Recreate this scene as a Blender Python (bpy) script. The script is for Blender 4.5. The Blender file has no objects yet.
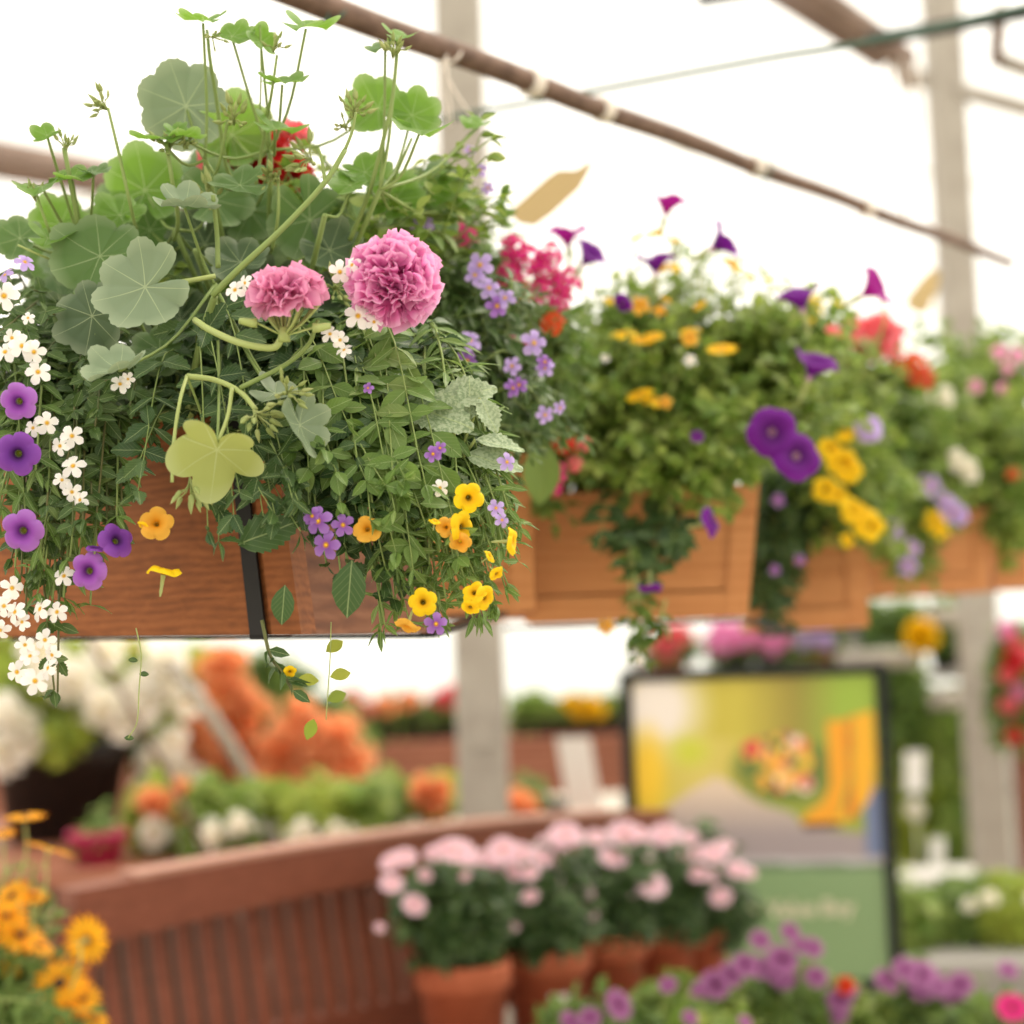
import bpy, math, random
import numpy as np
from mathutils import Vector, Matrix
sc = bpy.context.scene
COL = sc.collection
rng = np.random.default_rng(7)
random.seed(7)
PI = math.pi

# ------------------------------------------------------------------ camera
EYE = np.array([0.0, 0.0, 1.2])
F = 1600.0
PITCH, ROLL = math.radians(4.93), math.radians(2.0)
fwd = np.array([0, math.cos(PITCH), math.sin(PITCH)])
r0 = np.array([1.0, 0, 0]); u0 = np.cross(r0, fwd)
RT = math.cos(ROLL) * r0 - math.sin(ROLL) * u0
UP = math.cos(ROLL) * u0 + math.sin(ROLL) * r0
BK = -fwd
cam = bpy.data.cameras.new('camera'); camo = bpy.data.objects.new('camera', cam); COL.objects.link(camo)
cam.sensor_width = 36; cam.lens = F / 1024 * 36; cam.clip_start = .05; cam.clip_end = 400
M = Matrix(((RT[0], UP[0], BK[0], EYE[0]), (RT[1], UP[1], BK[1], EYE[1]), (RT[2], UP[2], BK[2], EYE[2]), (0, 0, 0, 1)))
camo.matrix_world = M
sc.camera = camo
cam.dof.use_dof = True; cam.dof.focus_distance = 1.13; cam.dof.aperture_fstop = 2.95

DS = 1.0      # distance scale of the group being built
def P(px, py, d):
    d = d * DS
    """world point seen at pixel (px, py), d metres in front of the lens"""
    return EYE + fwd * d + RT * ((px - 512) / F * d) + UP * ((512 - py) / F * d)
def at_z(px, d, z):
    """point in the column px at distance d whose height is z"""
    p = P(px, 512, d); q = P(px, 513, d); k = (z - p[2]) / (q[2] - p[2])
    return p + (q - p) * k
def cv(x, y, z):
    v = RT * x + UP * y + BK * z
    return v / np.linalg.norm(v)
def nz(v):
    v = np.asarray(v, float); return v / (np.linalg.norm(v) + 1e-12)

# ------------------------------------------------------------------ mesh bag
class Bag:
    def __init__(s): s.v = []; s.l = []; s.c = []; s.m = []; s.uv = []; s.n = 0
    def add(s, verts, faces, uv=None, mi=0):
        verts = np.asarray(verts, float)
        fl = [i for f in faces for i in f]; cnt = [len(f) for f in faces]
        s.raw(verts, np.array(fl), np.array(cnt), uv, np.full(len(cnt), mi))
    def raw(s, verts, loops, counts, uv, mis):
        s.v.append(verts); s.l.append(loops + s.n); s.c.append(counts); s.m.append(mis)
        s.uv.append(np.zeros((len(verts), 2)) if uv is None else uv); s.n += len(verts)
    def inst(s, T, R, loc, sc_):
        """T template, R (k,3,3) columns = axes, loc (k,3), sc_ (k,)"""
        k = len(loc)
        if k == 0: return
        V, L, C, UV, MI = T
        W = np.einsum('kij,nj->kni', np.asarray(R), V) * np.asarray(sc_)[:, None, None] + np.asarray(loc)[:, None, :]
        n = len(V); off = (np.arange(k) * n)[:, None]
        s.v.append(W.reshape(-1, 3)); s.l.append((L[None, :] + off).ravel() + s.n)
        s.c.append(np.tile(C, k)); s.m.append(np.tile(MI, k)); s.uv.append(np.tile(UV, (k, 1))); s.n += n * k
    def template(s):
        return (np.concatenate(s.v), np.concatenate(s.l), np.concatenate(s.c), np.concatenate(s.uv), np.concatenate(s.m))
    def mesh(s, name, mats, origin=None, smooth=True):
        V, L, C, UV, MI = s.template()
        if origin is not None: V = V - np.asarray(origin)
        me = bpy.data.meshes.new(name)
        me.vertices.add(len(V)); me.vertices.foreach_set('co', V.astype(np.float32).ravel())
        me.loops.add(len(L)); me.loops.foreach_set('vertex_index', L.astype(np.int32))
        me.polygons.add(len(C))
        st = np.concatenate([[0], np.cumsum(C)[:-1]])
        me.polygons.foreach_set('loop_start', st.astype(np.int32)); me.polygons.foreach_set('loop_total', C.astype(np.int32))
        for m in (mats if isinstance(mats, (list, tuple)) else [mats]): me.materials.append(m)
        me.polygons.foreach_set('material_index', MI.astype(np.int32))
        me.polygons.foreach_set('use_smooth', np.full(len(C), smooth))
        ul = me.uv_layers.new(name='UVMap'); ul.data.foreach_set('uv', UV[L].astype(np.float32).ravel())
        me.update(calc_edges=True); me.validate()
        return me

def frames(nrm, tip):
    """stack of frames: z = normal, y = tip direction"""
    nrm = np.atleast_2d(nrm).astype(float); tip = np.atleast_2d(tip).astype(float)
    z = nrm / (np.linalg.norm(nrm, axis=1, keepdims=True) + 1e-9)
    y = tip - (tip * z).sum(1, keepdims=True) * z
    y = y / (np.linalg.norm(y, axis=1, keepdims=True) + 1e-9)
    x = np.cross(y, z)
    return np.stack([x, y, z], axis=2)

def smooth_path(pts, n=None):
    pts = np.asarray(pts, float)
    if len(pts) < 3 and n is None: return pts
    n = n or max(8, 5 * len(pts))
    p = np.vstack([2 * pts[0] - pts[1], pts, 2 * pts[-1] - pts[-2]])
    out = []
    for t in np.linspace(0, len(pts) - 1, n):
        i = min(int(t), len(pts) - 2); u = t - i
        a, b, c, d = p[i], p[i + 1], p[i + 2], p[i + 3]
        out.append(.5 * ((2 * b) + (c - a) * u + (2 * a - 5 * b + 4 * c - d) * u * u + (3 * b - a - 3 * c + d) * u ** 3))
    return np.array(out)

def tube(bag, pts, r0, r1=None, sides=6, mi=0, cap=True):
    pts = np.asarray(pts, float); n = len(pts); r1 = r0 if r1 is None else r1
    rad = np.linspace(r0, r1, n)
    tan = np.gradient(pts, axis=0); tan /= np.linalg.norm(tan, axis=1, keepdims=True) + 1e-12
    ref = np.array([0, 0, 1.0]) if abs(tan[0][2]) < .9 else np.array([1.0, 0, 0])
    V = []
    a = np.cross(tan[0], ref); a /= np.linalg.norm(a)
    for i in range(n):
        a = a - tan[i] * (a @ tan[i]); a /= np.linalg.norm(a) + 1e-12; b = np.cross(tan[i], a)
        for k in range(sides):
            th = 2 * PI * k / sides
            V.append(pts[i] + rad[i] * (math.cos(th) * a + math.sin(th) * b))
    Fc = [(i * sides + k, i * sides + (k + 1) % sides, (i + 1) * sides + (k + 1) % sides, (i + 1) * sides + k) for i in range(n - 1) for k in range(sides)]
    if cap: Fc += [tuple(range(sides))[::-1], tuple((n - 1) * sides + k for k in range(sides))]
    bag.add(V, Fc, np.zeros((len(V), 2)), mi)

def box(bag, c, size, R=None, mi=0, bev=0.0):
    """box centred at c, R rows = axes, with small chamfers"""
    hx, hy, hz = [s / 2 for s in size]; b = min(bev, hx * .9, hy * .9, hz * .9)
    R = np.eye(3) if R is None else R
    if b <= 0:
        V = [(sx * hx, sy * hy, sz * hz) for sx in (-1, 1) for sy in (-1, 1) for sz in (-1, 1)]
        Fc = [(0, 1, 3, 2), (4, 6, 7, 5), (0, 4, 5, 1), (2, 3, 7, 6), (0, 2, 6, 4), (1, 5, 7, 3)]
    else:
        import itertools
        V = []; idx = {}
        for sx, sy, sz in itertools.product((-1, 1), repeat=3):
            for ax in range(3):
                h = [hx - b, hy - b, hz - b]; h[ax] += b
                idx[(sx, sy, sz, ax)] = len(V); V.append((sx * h[0], sy * h[1], sz * h[2]))
        Fc = []
        for ax in range(3):
            o = [i for i in range(3) if i != ax]
            for s in (-1, 1):
                q = []
                for a_, b_ in ((-1, -1), (1, -1), (1, 1), (-1, 1)):
                    k = [0, 0, 0]; k[ax] = s; k[o[0]] = a_; k[o[1]] = b_; q.append(idx[(k[0], k[1], k[2], ax)])
                flip = (s < 0) ^ (ax == 1)
                Fc.append(tuple(q[::-1] if flip else q))
        for ax in range(3):          # edges along ax
            o = [i for i in range(3) if i != ax]
            for a_ in (-1, 1):
                for b_ in (-1, 1):
                    def g(s, face):
                        k = [0, 0, 0]; k[ax] = s; k[o[0]] = a_; k[o[1]] = b_; return idx[(k[0], k[1], k[2], face)]
                    q = (g(-1, o[0]), g(1, o[0]), g(1, o[1]), g(-1, o[1])); Fc.append(q)
        for s in itertools.product((-1, 1), repeat=3): Fc.append(tuple(idx[s + (a_,)] for a_ in range(3)))
    V = np.array(V) @ np.asarray(R) + np.asarray(c)
    bag.add(V, Fc, None, mi)

def hexa(bag, bot, top, mi=0):
    """solid between two quads (4 points each, same order)"""
    V = list(bot) + list(top)
    bag.add(V, [(3, 2, 1, 0), (4, 5, 6, 7), (0, 1, 5, 4), (1, 2, 6, 5), (2, 3, 7, 6), (3, 0, 4, 7)], None, mi)

def lathe(bag, c, prof, n=28, mi=0):
    V = []; c = np.asarray(c)
    for r, z in prof:
        for k in range(n): V.append(c + np.array([r * math.cos(2 * PI * k / n), r * math.sin(2 * PI * k / n), z]))
    Fc = [(i * n + k, i * n + (k + 1) % n, (i + 1) * n + (k + 1) % n, (i + 1) * n + k) for i in range(len(prof) - 1) for k in range(n)]
    bag.add(V, Fc, None, mi)

# ------------------------------------------------------------------ objects
def tag(o, label=None, cat=None, group=None, kind=None):
    if label: o['label'] = label
    if cat: o['category'] = cat
    if group: o['group'] = group
    if kind: o['kind'] = kind
    return o
def empty(name, loc, label=None, cat=None, group=None):
    o = bpy.data.objects.new(name, None); COL.objects.link(o); o.location = Vector(loc); o.empty_display_size = .05
    return tag(o, label, cat, group)
def part(name, me, parent, label=None, M=None, kind=None):
    """mesh in the parent's own frame (things' roots are never rotated)"""
    o = bpy.data.objects.new(name, me); COL.objects.link(o); o.parent = parent
    if M is not None: o.matrix_basis = M
    return tag(o, label, kind=kind)
def solo(name, bag, mats, label=None, cat=None, group=None, kind=None, smooth=False, origin=None):
    V = np.concatenate(bag.v); org = (V.min(0) + V.max(0)) / 2 if origin is None else np.asarray(origin)
    if origin is None: org[2] = V[:, 2].min()
    me = bag.mesh(name, mats, org, smooth)
    o = bpy.data.objects.new(name, me); COL.objects.link(o); o.location = Vector(org)
    return tag(o, label, cat, group, kind)
def bpart(name, bag, mats, parent, label=None, smooth=False, kind=None):
    """part from world-space geometry"""
    org = np.array(parent.location)
    pp = parent.parent
    while pp is not None: org = org + np.array(pp.location); pp = pp.parent
    return part(name, bag.mesh(name, mats, org, smooth), parent, label, kind=kind)

# ------------------------------------------------------------------ materials
def lin(c): return tuple(((x / 255) / 12.92 if x / 255 <= .04045 else ((x / 255 + .055) / 1.055) ** 2.4) for x in c) + (1,)
def newmat(name):
    m = bpy.data.materials.new(name); m.use_nodes = True; nt = m.node_tree; nt.nodes.clear()
    return m, nt, nt.nodes.new('ShaderNodeOutputMaterial')
def N(nt, t, **kw):
    n = nt.nodes.new(t)
    for k, v in kw.items():
        if k in n.inputs.keys() if isinstance(k, str) else False: n.inputs[k].default_value = v
        else: setattr(n, k, v)
    return n
def ramp(nt, stops, interp='LINEAR'):
    r = nt.nodes.new('ShaderNodeValToRGB'); r.color_ramp.interpolation = interp; e = r.color_ramp.elements
    while len(e) < len(stops): e.new(.5)
    for el, (p, c) in zip(e, stops): el.position = p; el.color = lin(c)
    return r
def leafmat(name, cols, transl=.35, rough=.45, vein=None, tcol=None, speck=None):
    m, nt, out = newmat(name); L = nt.links.new
    geo = nt.nodes.new('ShaderNodeNewGeometry')
    r = ramp(nt, [(i / (len(cols) - 1), c) for i, c in enumerate(cols)])
    L(geo.outputs['Random Per Island'], r.inputs[0]); col = r.outputs[0]
    tc = nt.nodes.new('ShaderNodeUVMap'); sep = nt.nodes.new('ShaderNodeSeparateXYZ'); L(tc.outputs[0], sep.inputs[0])
    def math_(op, a, b=None, c=None):
        n = nt.nodes.new('ShaderNodeMath'); n.operation = op
        for i, v in enumerate((a, b, c)):
            if v is None: continue
            if isinstance(v, (int, float)): n.inputs[i].default_value = v
            else: L(v, n.inputs[i])
        return n.outputs[0]
    if speck:
        obj = nt.nodes.new('ShaderNodeTexCoord'); no = nt.nodes.new('ShaderNodeTexNoise'); no.inputs['Scale'].default_value = speck[1]; no.inputs['Detail'].default_value = 4
        L(obj.outputs['Object'], no.inputs['Vector']); rr = ramp(nt, [(.42, (0, 0, 0)), (.58, (255, 255, 255))]); L(no.outputs[0], rr.inputs[0])
        mx = nt.nodes.new('ShaderNodeMix'); mx.data_type = 'RGBA'; L(rr.outputs[0], mx.inputs[0]); L(col, mx.inputs[6]); mx.inputs[7].default_value = lin(speck[0]); col = mx.outputs[2]
    if vein == 'palmate':
        ang = math_('ARCTAN2', sep.outputs[0], sep.outputs[1])
        rad = math_('SQRT', math_('ADD', math_('MULTIPLY', sep.outputs[0], sep.outputs[0]), math_('MULTIPLY', sep.outputs[1], sep.outputs[1])))
        ph = math_('MULTIPLY', ang, 7 / (2 * PI))
        fr = math_('ABSOLUTE', math_('SUBTRACT', math_('FRACT', math_('ADD', ph, .5)), .5))
        dist = math_('MULTIPLY', fr, rad)
        v = math_('LESS_THAN', dist, math_('SUBTRACT', .0075, math_('MULTIPLY', rad, .011)))
        mx = nt.nodes.new('ShaderNodeMix'); mx.data_type = 'RGBA'; L(math_('MULTIPLY', v, .4), mx.inputs[0]); L(col, mx.inputs[6]); mx.inputs[7].default_value = lin((196, 208, 160)); col = mx.outputs[2]
        # faint paler margin
        ed = nt.nodes.new('ShaderNodeMapRange'); ed.inputs['From Min'].default_value = .36; ed.inputs['From Max'].default_value = .52; L(rad, ed.inputs[0])
        mx2 = nt.nodes.new('ShaderNodeMix'); mx2.data_type = 'RGBA'; L(math_('MULTIPLY', ed.outputs[0], .25), mx2.inputs[0]); L(col, mx2.inputs[6]); mx2.inputs[7].default_value = lin((205, 214, 180)); col = mx2.outputs[2]
    elif vein == 'mid':
        ax = math_('ABSOLUTE', sep.outputs[0]); v = math_('LESS_THAN', ax, .012)
        sd = math_('LESS_THAN', math_('ABSOLUTE', math_('SUBTRACT', math_('FRACT', math_('SUBTRACT', math_('MULTIPLY', sep.outputs[1], 7.0), math_('MULTIPLY', ax, 9.0))), .5)), .07)
        v2 = math_('MAXIMUM', math_('MULTIPLY', v, .4), math_('MULTIPLY', sd, .11))
        mx = nt.nodes.new('ShaderNodeMix'); mx.data_type = 'RGBA'; L(v2, mx.inputs[0]); L(col, mx.inputs[6]); mx.inputs[7].default_value = lin((185, 200, 140)); col = mx.outputs[2]
    p = nt.nodes.new('ShaderNodeBsdfPrincipled'); L(col, p.inputs['Base Color']); p.inputs['Roughness'].default_value = rough
    p.inputs['Specular IOR Level'].default_value = .35
    t = nt.nodes.new('ShaderNodeBsdfTranslucent')
    hs = nt.nodes.new('ShaderNodeHueSaturation'); hs.inputs['Saturation'].default_value = 1.02; hs.inputs['Value'].default_value = 1.25; hs.inputs['Hue'].default_value = .493
    L(col, hs.inputs['Color']); L(hs.outputs[0], t.inputs[0])
    ms = nt.nodes.new('ShaderNodeMixShader'); ms.inputs[0].default_value = transl; L(p.outputs[0], ms.inputs[1]); L(t.outputs[0], ms.inputs[2]); L(ms.outputs[0], out.inputs[0])
    return m
def petalmat(name, stops, transl=.35, rough=.6, vary=.12):
    """colour by distance from the flower's centre (uv), slight variation per petal"""
    m, nt, out = newmat(name); L = nt.links.new
    uv = nt.nodes.new('ShaderNodeUVMap'); ln = nt.nodes.new('ShaderNodeVectorMath'); ln.operation = 'LENGTH'; L(uv.outputs[0], ln.inputs[0])
    r = ramp(nt, [(min(1, s * 2), c) for s, c in stops]); mu = nt.nodes.new('ShaderNodeMath'); mu.operation = 'MULTIPLY'; mu.inputs[1].default_value = 2.0
    L(ln.outputs['Value'], mu.inputs[0]); L(mu.outputs[0], r.inputs[0])
    geo = nt.nodes.new('ShaderNodeNewGeometry'); mr = nt.nodes.new('ShaderNodeMapRange'); mr.inputs['To Min'].default_value = 1 - vary; mr.inputs['To Max'].default_value = 1 + vary
    L(geo.outputs['Random Per Island'], mr.inputs[0])
    hs = nt.nodes.new('ShaderNodeHueSaturation'); L(mr.outputs[0], hs.inputs['Value']); L(r.outputs[0], hs.inputs['Color'])
    p = nt.nodes.new('ShaderNodeBsdfPrincipled'); L(hs.outputs[0], p.inputs['Base Color']); p.inputs['Roughness'].default_value = rough; p.inputs['Specular IOR Level'].default_value = .25
    t = nt.nodes.new('ShaderNodeBsdfTranslucent'); L(hs.outputs[0], t.inputs[0])
    ms = nt.nodes.new('ShaderNodeMixShader'); ms.inputs[0].default_value = transl; L(p.outputs[0], ms.inputs[1]); L(t.outputs[0], ms.inputs[2]); L(ms.outputs[0], out.inputs[0])
    return m
def plain(name, col, rough=.6, metal=0, noise=None, bump=0, spec=.4):
    m, nt, out = newmat(name); L = nt.links.new
    p = nt.nodes.new('ShaderNodeBsdfPrincipled'); p.inputs['Base Color'].default_value = lin(col); p.inputs['Roughness'].default_value = rough; p.inputs['Metallic'].default_value = metal
    p.inputs['Specular IOR Level'].default_value = spec
    if noise:
        tc = nt.nodes.new('ShaderNodeTexCoord'); no = nt.nodes.new('ShaderNodeTexNoise'); no.inputs['Scale'].default_value = noise[0]; no.inputs['Detail'].default_value = 5
        L(tc.outputs['Object'], no.inputs['Vector']); r = ramp(nt, [(.3, col), (.7, noise[1])]); L(no.outputs[0], r.inputs[0]); L(r.outputs[0], p.inputs['Base Color'])
        if bump:
            b = nt.nodes.new('ShaderNodeBump'); b.inputs['Strength'].default_value = bump; L(no.outputs[0], b.inputs['Height']); L(b.outputs[0], p.inputs['Normal'])
    L(p.outputs[0], out.inputs[0]); return m
def wood(name, cols, scale=(3, 60, 60), rough=.55, axis_rot=0.0, rings=9.0):
    m, nt, out = newmat(name); L = nt.links.new
    tc = nt.nodes.new('ShaderNodeTexCoord'); mp = nt.nodes.new('ShaderNodeMapping'); mp.inputs['Scale'].default_value = scale; mp.inputs['Rotation'].default_value = (0, 0, axis_rot)
    mp0 = nt.nodes.new('ShaderNodeMapping'); mp0.inputs['Rotation'].default_value = (0, 0, axis_rot); mp.inputs['Rotation'].default_value = (0, 0, 0)
    L(tc.outputs['Object'], mp0.inputs[0]); L(mp0.outputs[0], mp.inputs[0])
    no = nt.nodes.new('ShaderNodeTexNoise'); no.inputs['Scale'].default_value = 1.0; no.inputs['Detail'].default_value = 6; no.inputs['Distortion'].default_value = .6; L(mp.outputs[0], no.inputs['Vector'])
    mp2 = nt.nodes.new('ShaderNodeMapping'); mp2.inputs['Scale'].default_value = (scale[0] * .35, scale[1] * .25, scale[2] * .25); L(mp0.outputs[0], mp2.inputs[0])
    wv = nt.nodes.new('ShaderNodeTexWave'); wv.bands_direction = 'Z'; wv.inputs['Scale'].default_value = rings * .12; wv.inputs['Distortion'].default_value = 5; wv.inputs['Detail'].default_value = 3; wv.inputs['Detail Scale'].default_value = .8; L(mp2.outputs[0], wv.inputs['Vector'])
    mx = nt.nodes.new('ShaderNodeMix'); mx.data_type = 'FLOAT'; mx.inputs[0].default_value = .16; L(no.outputs[0], mx.inputs[2]); L(wv.outputs['Fac'], mx.inputs[3])
    r = ramp(nt, [(.2, cols[0]), (.5, cols[1]), (.8, cols[2])]); L(mx.outputs[0], r.inputs[0])
    p = nt.nodes.new('ShaderNodeBsdfPrincipled'); p.inputs['Roughness'].default_value = rough; p.inputs['Specular IOR Level'].default_value = .3; L(r.outputs[0], p.inputs['Base Color'])
    b = nt.nodes.new('ShaderNodeBump'); b.inputs['Strength'].default_value = .25; b.inputs['Distance'].default_value = .002; L(mx.outputs[0], b.inputs['Height']); L(b.outputs[0], p.inputs['Normal'])
    L(p.outputs[0], out.inputs[0]); return m

MT = dict(
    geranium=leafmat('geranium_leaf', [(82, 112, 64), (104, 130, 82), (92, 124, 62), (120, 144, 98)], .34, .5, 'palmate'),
    geranium_bright=leafmat('geranium_backlit_leaf', [(94, 138, 48), (110, 150, 56), (120, 156, 70)], .5, .45, 'palmate'),  # brighter green copy stands in for light through the leaf
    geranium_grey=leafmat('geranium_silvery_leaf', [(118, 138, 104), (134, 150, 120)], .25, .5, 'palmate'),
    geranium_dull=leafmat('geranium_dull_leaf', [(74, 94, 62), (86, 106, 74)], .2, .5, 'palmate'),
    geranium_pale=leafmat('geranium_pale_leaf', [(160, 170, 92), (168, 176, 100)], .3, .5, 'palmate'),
    small=leafmat('bacopa_leaf', [(60, 86, 40), (80, 106, 50), (72, 98, 50), (104, 124, 70)], .3, .42, 'mid'),
    dark=leafmat('dark_leaf', [(48, 76, 38), (64, 92, 46), (76, 102, 54)], .25, .4, 'mid'),
    calib=leafmat('calibrachoa_leaf', [(86, 116, 50), (110, 138, 66), (98, 128, 58), (126, 148, 80)], .35, .45, 'mid'),
    light=leafmat('sunlit_leaf', [(98, 130, 50), (130, 154, 66), (156, 172, 90), (112, 140, 64)], .42, .45),
    lime=leafmat('lime_leaf', [(146, 166, 58), (174, 184, 78), (128, 150, 60)], .45, .5),
    bggreen=leafmat('background_leaf', [(84, 114, 50), (120, 144, 70), (100, 128, 60)], .35, .5),
    varieg=leafmat('variegated_leaf', [(104, 126, 86), (122, 142, 104), (142, 158, 124)], .2, .6, 'mid', speck=((166, 180, 146), 420)),
    stem=leafmat('green_stem', [(130, 150, 82), (142, 160, 92)], .1, .45),
    stem_light=leafmat('pale_green_stem', [(168, 182, 108), (176, 188, 118)], .15, .4),
    stem_dark=leafmat('twig_stem', [(92, 104, 58), (112, 110, 66)], .1, .5),
    bud=leafmat('bud_green', [(150, 164, 96), (178, 184, 122)], .2, .6),
)
PM = dict(
    purple=petalmat('purple_petal', [(0, (176, 170, 60)), (.05, (120, 130, 40)), (.09, (60, 20, 80)), (.2, (108, 48, 146)), (.5, (150, 84, 184))]),
    mauve=petalmat('mauve_petal', [(0, (176, 170, 60)), (.06, (130, 130, 60)), (.1, (96, 30, 120)), (.25, (158, 82, 184)), (.5, (186, 124, 208))]),
    yellow=petalmat('yellow_petal', [(0, (120, 100, 10)), (.07, (130, 96, 10)), (.13, (226, 170, 10)), (.3, (246, 202, 16)), (.5, (250, 214, 34))]),
    amber=petalmat('amber_petal', [(0, (150, 110, 20)), (.1, (224, 150, 30)), (.5, (240, 186, 76))]),
    white=petalmat('white_petal', [(0, (214, 170, 60)), (.07, (226, 190, 110)), (.13, (246, 240, 232)), (.5, (250, 246, 244))], .3),
    lavender=petalmat('lavender_petal', [(0, (216, 150, 40)), (.08, (196, 130, 80)), (.13, (140, 84, 168)), (.5, (172, 128, 204))]),
    lilac=petalmat('lilac_petal', [(0, (226, 180, 60)), (.08, (206, 160, 150)), (.15, (178, 148, 214)), (.5, (200, 176, 228))]),
    pink=petalmat('pink_petal', [(0, (222, 96, 170)), (.15, (232, 116, 188)), (.35, (242, 150, 208)), (.5, (250, 206, 232))], .45, vary=.1),
    softpink=petalmat('soft_pink_petal', [(0, (214, 110, 160)), (.3, (232, 146, 190)), (.5, (246, 184, 214))], .35),
    magenta=petalmat('magenta_petal', [(0, (226, 160, 120)), (.12, (214, 30, 120)), (.5, (232, 60, 150))]),
    red=petalmat('red_petal', [(0, (150, 20, 20)), (.2, (214, 34, 40)), (.5, (232, 56, 60))]),
    coral=petalmat('coral_petal', [(0, (226, 90, 90)), (.5, (248, 140, 150))]),
    vermilion=petalmat('vermilion_petal', [(0, (206, 60, 20)), (.5, (236, 92, 50))]),
    petunia=petalmat('petunia_petal', [(0, (226, 190, 200)), (.06, (200, 150, 190)), (.1, (80, 12, 100)), (.5, (122, 30, 150))], .3),
    petuniamag=petalmat('petunia_magenta_petal', [(0, (226, 190, 200)), (.08, (140, 20, 110)), (.5, (170, 32, 150))], .35),
    orange=petalmat('orange_petal', [(0, (242, 136, 74)), (.3, (248, 170, 112)), (.5, (254, 206, 160))], .45),
    daisy=petalmat('amber_daisy_petal', [(0, (170, 120, 20)), (.1, (226, 150, 20)), (.25, (248, 184, 36)), (.42, (246, 170, 30)), (.5, (238, 136, 24))], .35),
    daisypink=petalmat('pink_daisy_petal', [(0, (214, 150, 180)), (.2, (236, 196, 212)), (.5, (246, 220, 228))], .35),
    daisymauve=petalmat('mauve_daisy_petal', [(0, (124, 56, 104)), (.2, (156, 84, 142)), (.5, (190, 132, 180))], .3),
    bigwhite=petalmat('cream_petal', [(0, (250, 240, 214)), (.5, (255, 253, 250))], .5, vary=.03),
    eye_yellow=plain('flower_eye_yellow', (222, 170, 40), .8), eye_dark=plain('flower_eye_dark', (44, 30, 36), .8), eye_green=plain('flower_eye_green', (140, 140, 50), .8),
)
WOOD = wood('shaded_cedar_board', [(112, 62, 28), (142, 82, 40), (164, 98, 54)], scale=(4, 110, 110), rings=14)  # shade put into the colour: darker copy of the cedar for the near box
WOODL = wood('lit_cedar_board', [(180, 116, 66), (196, 132, 80), (208, 146, 92)], scale=(4, 80, 80))  # same cedar, brighter light put into the colour
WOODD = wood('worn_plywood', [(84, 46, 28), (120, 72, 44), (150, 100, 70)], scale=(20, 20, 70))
BENCH = wood('stained_bench_timber', [(112, 62, 44), (124, 70, 50), (136, 80, 60)], scale=(3, 60, 60))
DARKW = plain('slat_gap_dark', (44, 36, 24), .8)  # for deep aprons added so the gaps between bench slats look dark
TABLEW = wood('table_timber', [(118, 70, 52), (150, 94, 72), (170, 112, 88)], scale=(3, 30, 30))
STRAP = plain('black_strap', (30, 26, 24), .5); BLACK = plain('black_metal', (24, 28, 26), .45, .2)
STEEL = plain('galvanised_steel', (158, 149, 138), .6, .1, (14, (174, 166, 155)))
RUST = plain('rusty_pipe', (92, 70, 58), .7, .1, (60, (126, 100, 86)), .3)
BROWNSTEEL = plain('brown_beam', (120, 100, 88), .7, 0, (12, (146, 124, 112)))
GREENCABLE = plain('green_cable', (64, 92, 78), .5)
SOIL = plain('potting_soil', (40, 30, 24), .95, 0, (90, (70, 52, 40)), .6)
TERRA = plain('terracotta', (168, 88, 56), .75, 0, (25, (188, 104, 70)), .1)
TUB = plain('black_plastic', (30, 24, 22), .5); MAGPOT = plain('magenta_plastic', (170, 22, 80), .4)
CONCRETE = plain('concrete', (176, 168, 156), .85, 0, (4, (196, 190, 178)), .1)
PAPER = plain('kraft_paper', (206, 178, 130), .8); WHITEP = plain('white_plastic', (232, 228, 222), .5); STRING = plain('white_twine', (226, 214, 202), .8)
GREY = plain('grey_steel_shelf', (150, 146, 140), .6)

# ------------------------------------------------------------------ templates
def grid_faces(nr, nc, wrap=False):
    cc = nc if wrap else nc - 1
    return [(i * nc + j, i * nc + (j + 1) % nc, (i + 1) * nc + (j + 1) % nc, (i + 1) * nc + j) for i in range(nr - 1) for j in range(cc)]
def T_leaf(w=.4, rows=6, fold=.25, droop=.25, serr=0.0, nser=7, peak=.45, cols=5, petiole=.0):
    b = Bag(); V = []; UV = []
    ts = np.linspace(0, 1, rows if not serr else nser * 2 + 1)
    for i, t in enumerate(ts):
        p = math.sin(PI * t ** (math.log(.5) / math.log(peak))) ** .8 if 0 < t < 1 else .02
        hw = w / 2 * p
        if serr: hw *= (1 + serr) if i % 2 else (1 - serr)
        for u in np.linspace(-1, 1, cols):
            x = u * hw; y = petiole + t * (1 - petiole)
            if serr and abs(u) == 1 and i % 2: y += .03
            V.append((x, y, fold * abs(x) + .02 * math.sin(9 * t + 3 * u) - droop * t * t)); UV.append((x, y))
    b.add(V, grid_faces(len(ts), cols), np.array(UV)); return b.template()
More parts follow.
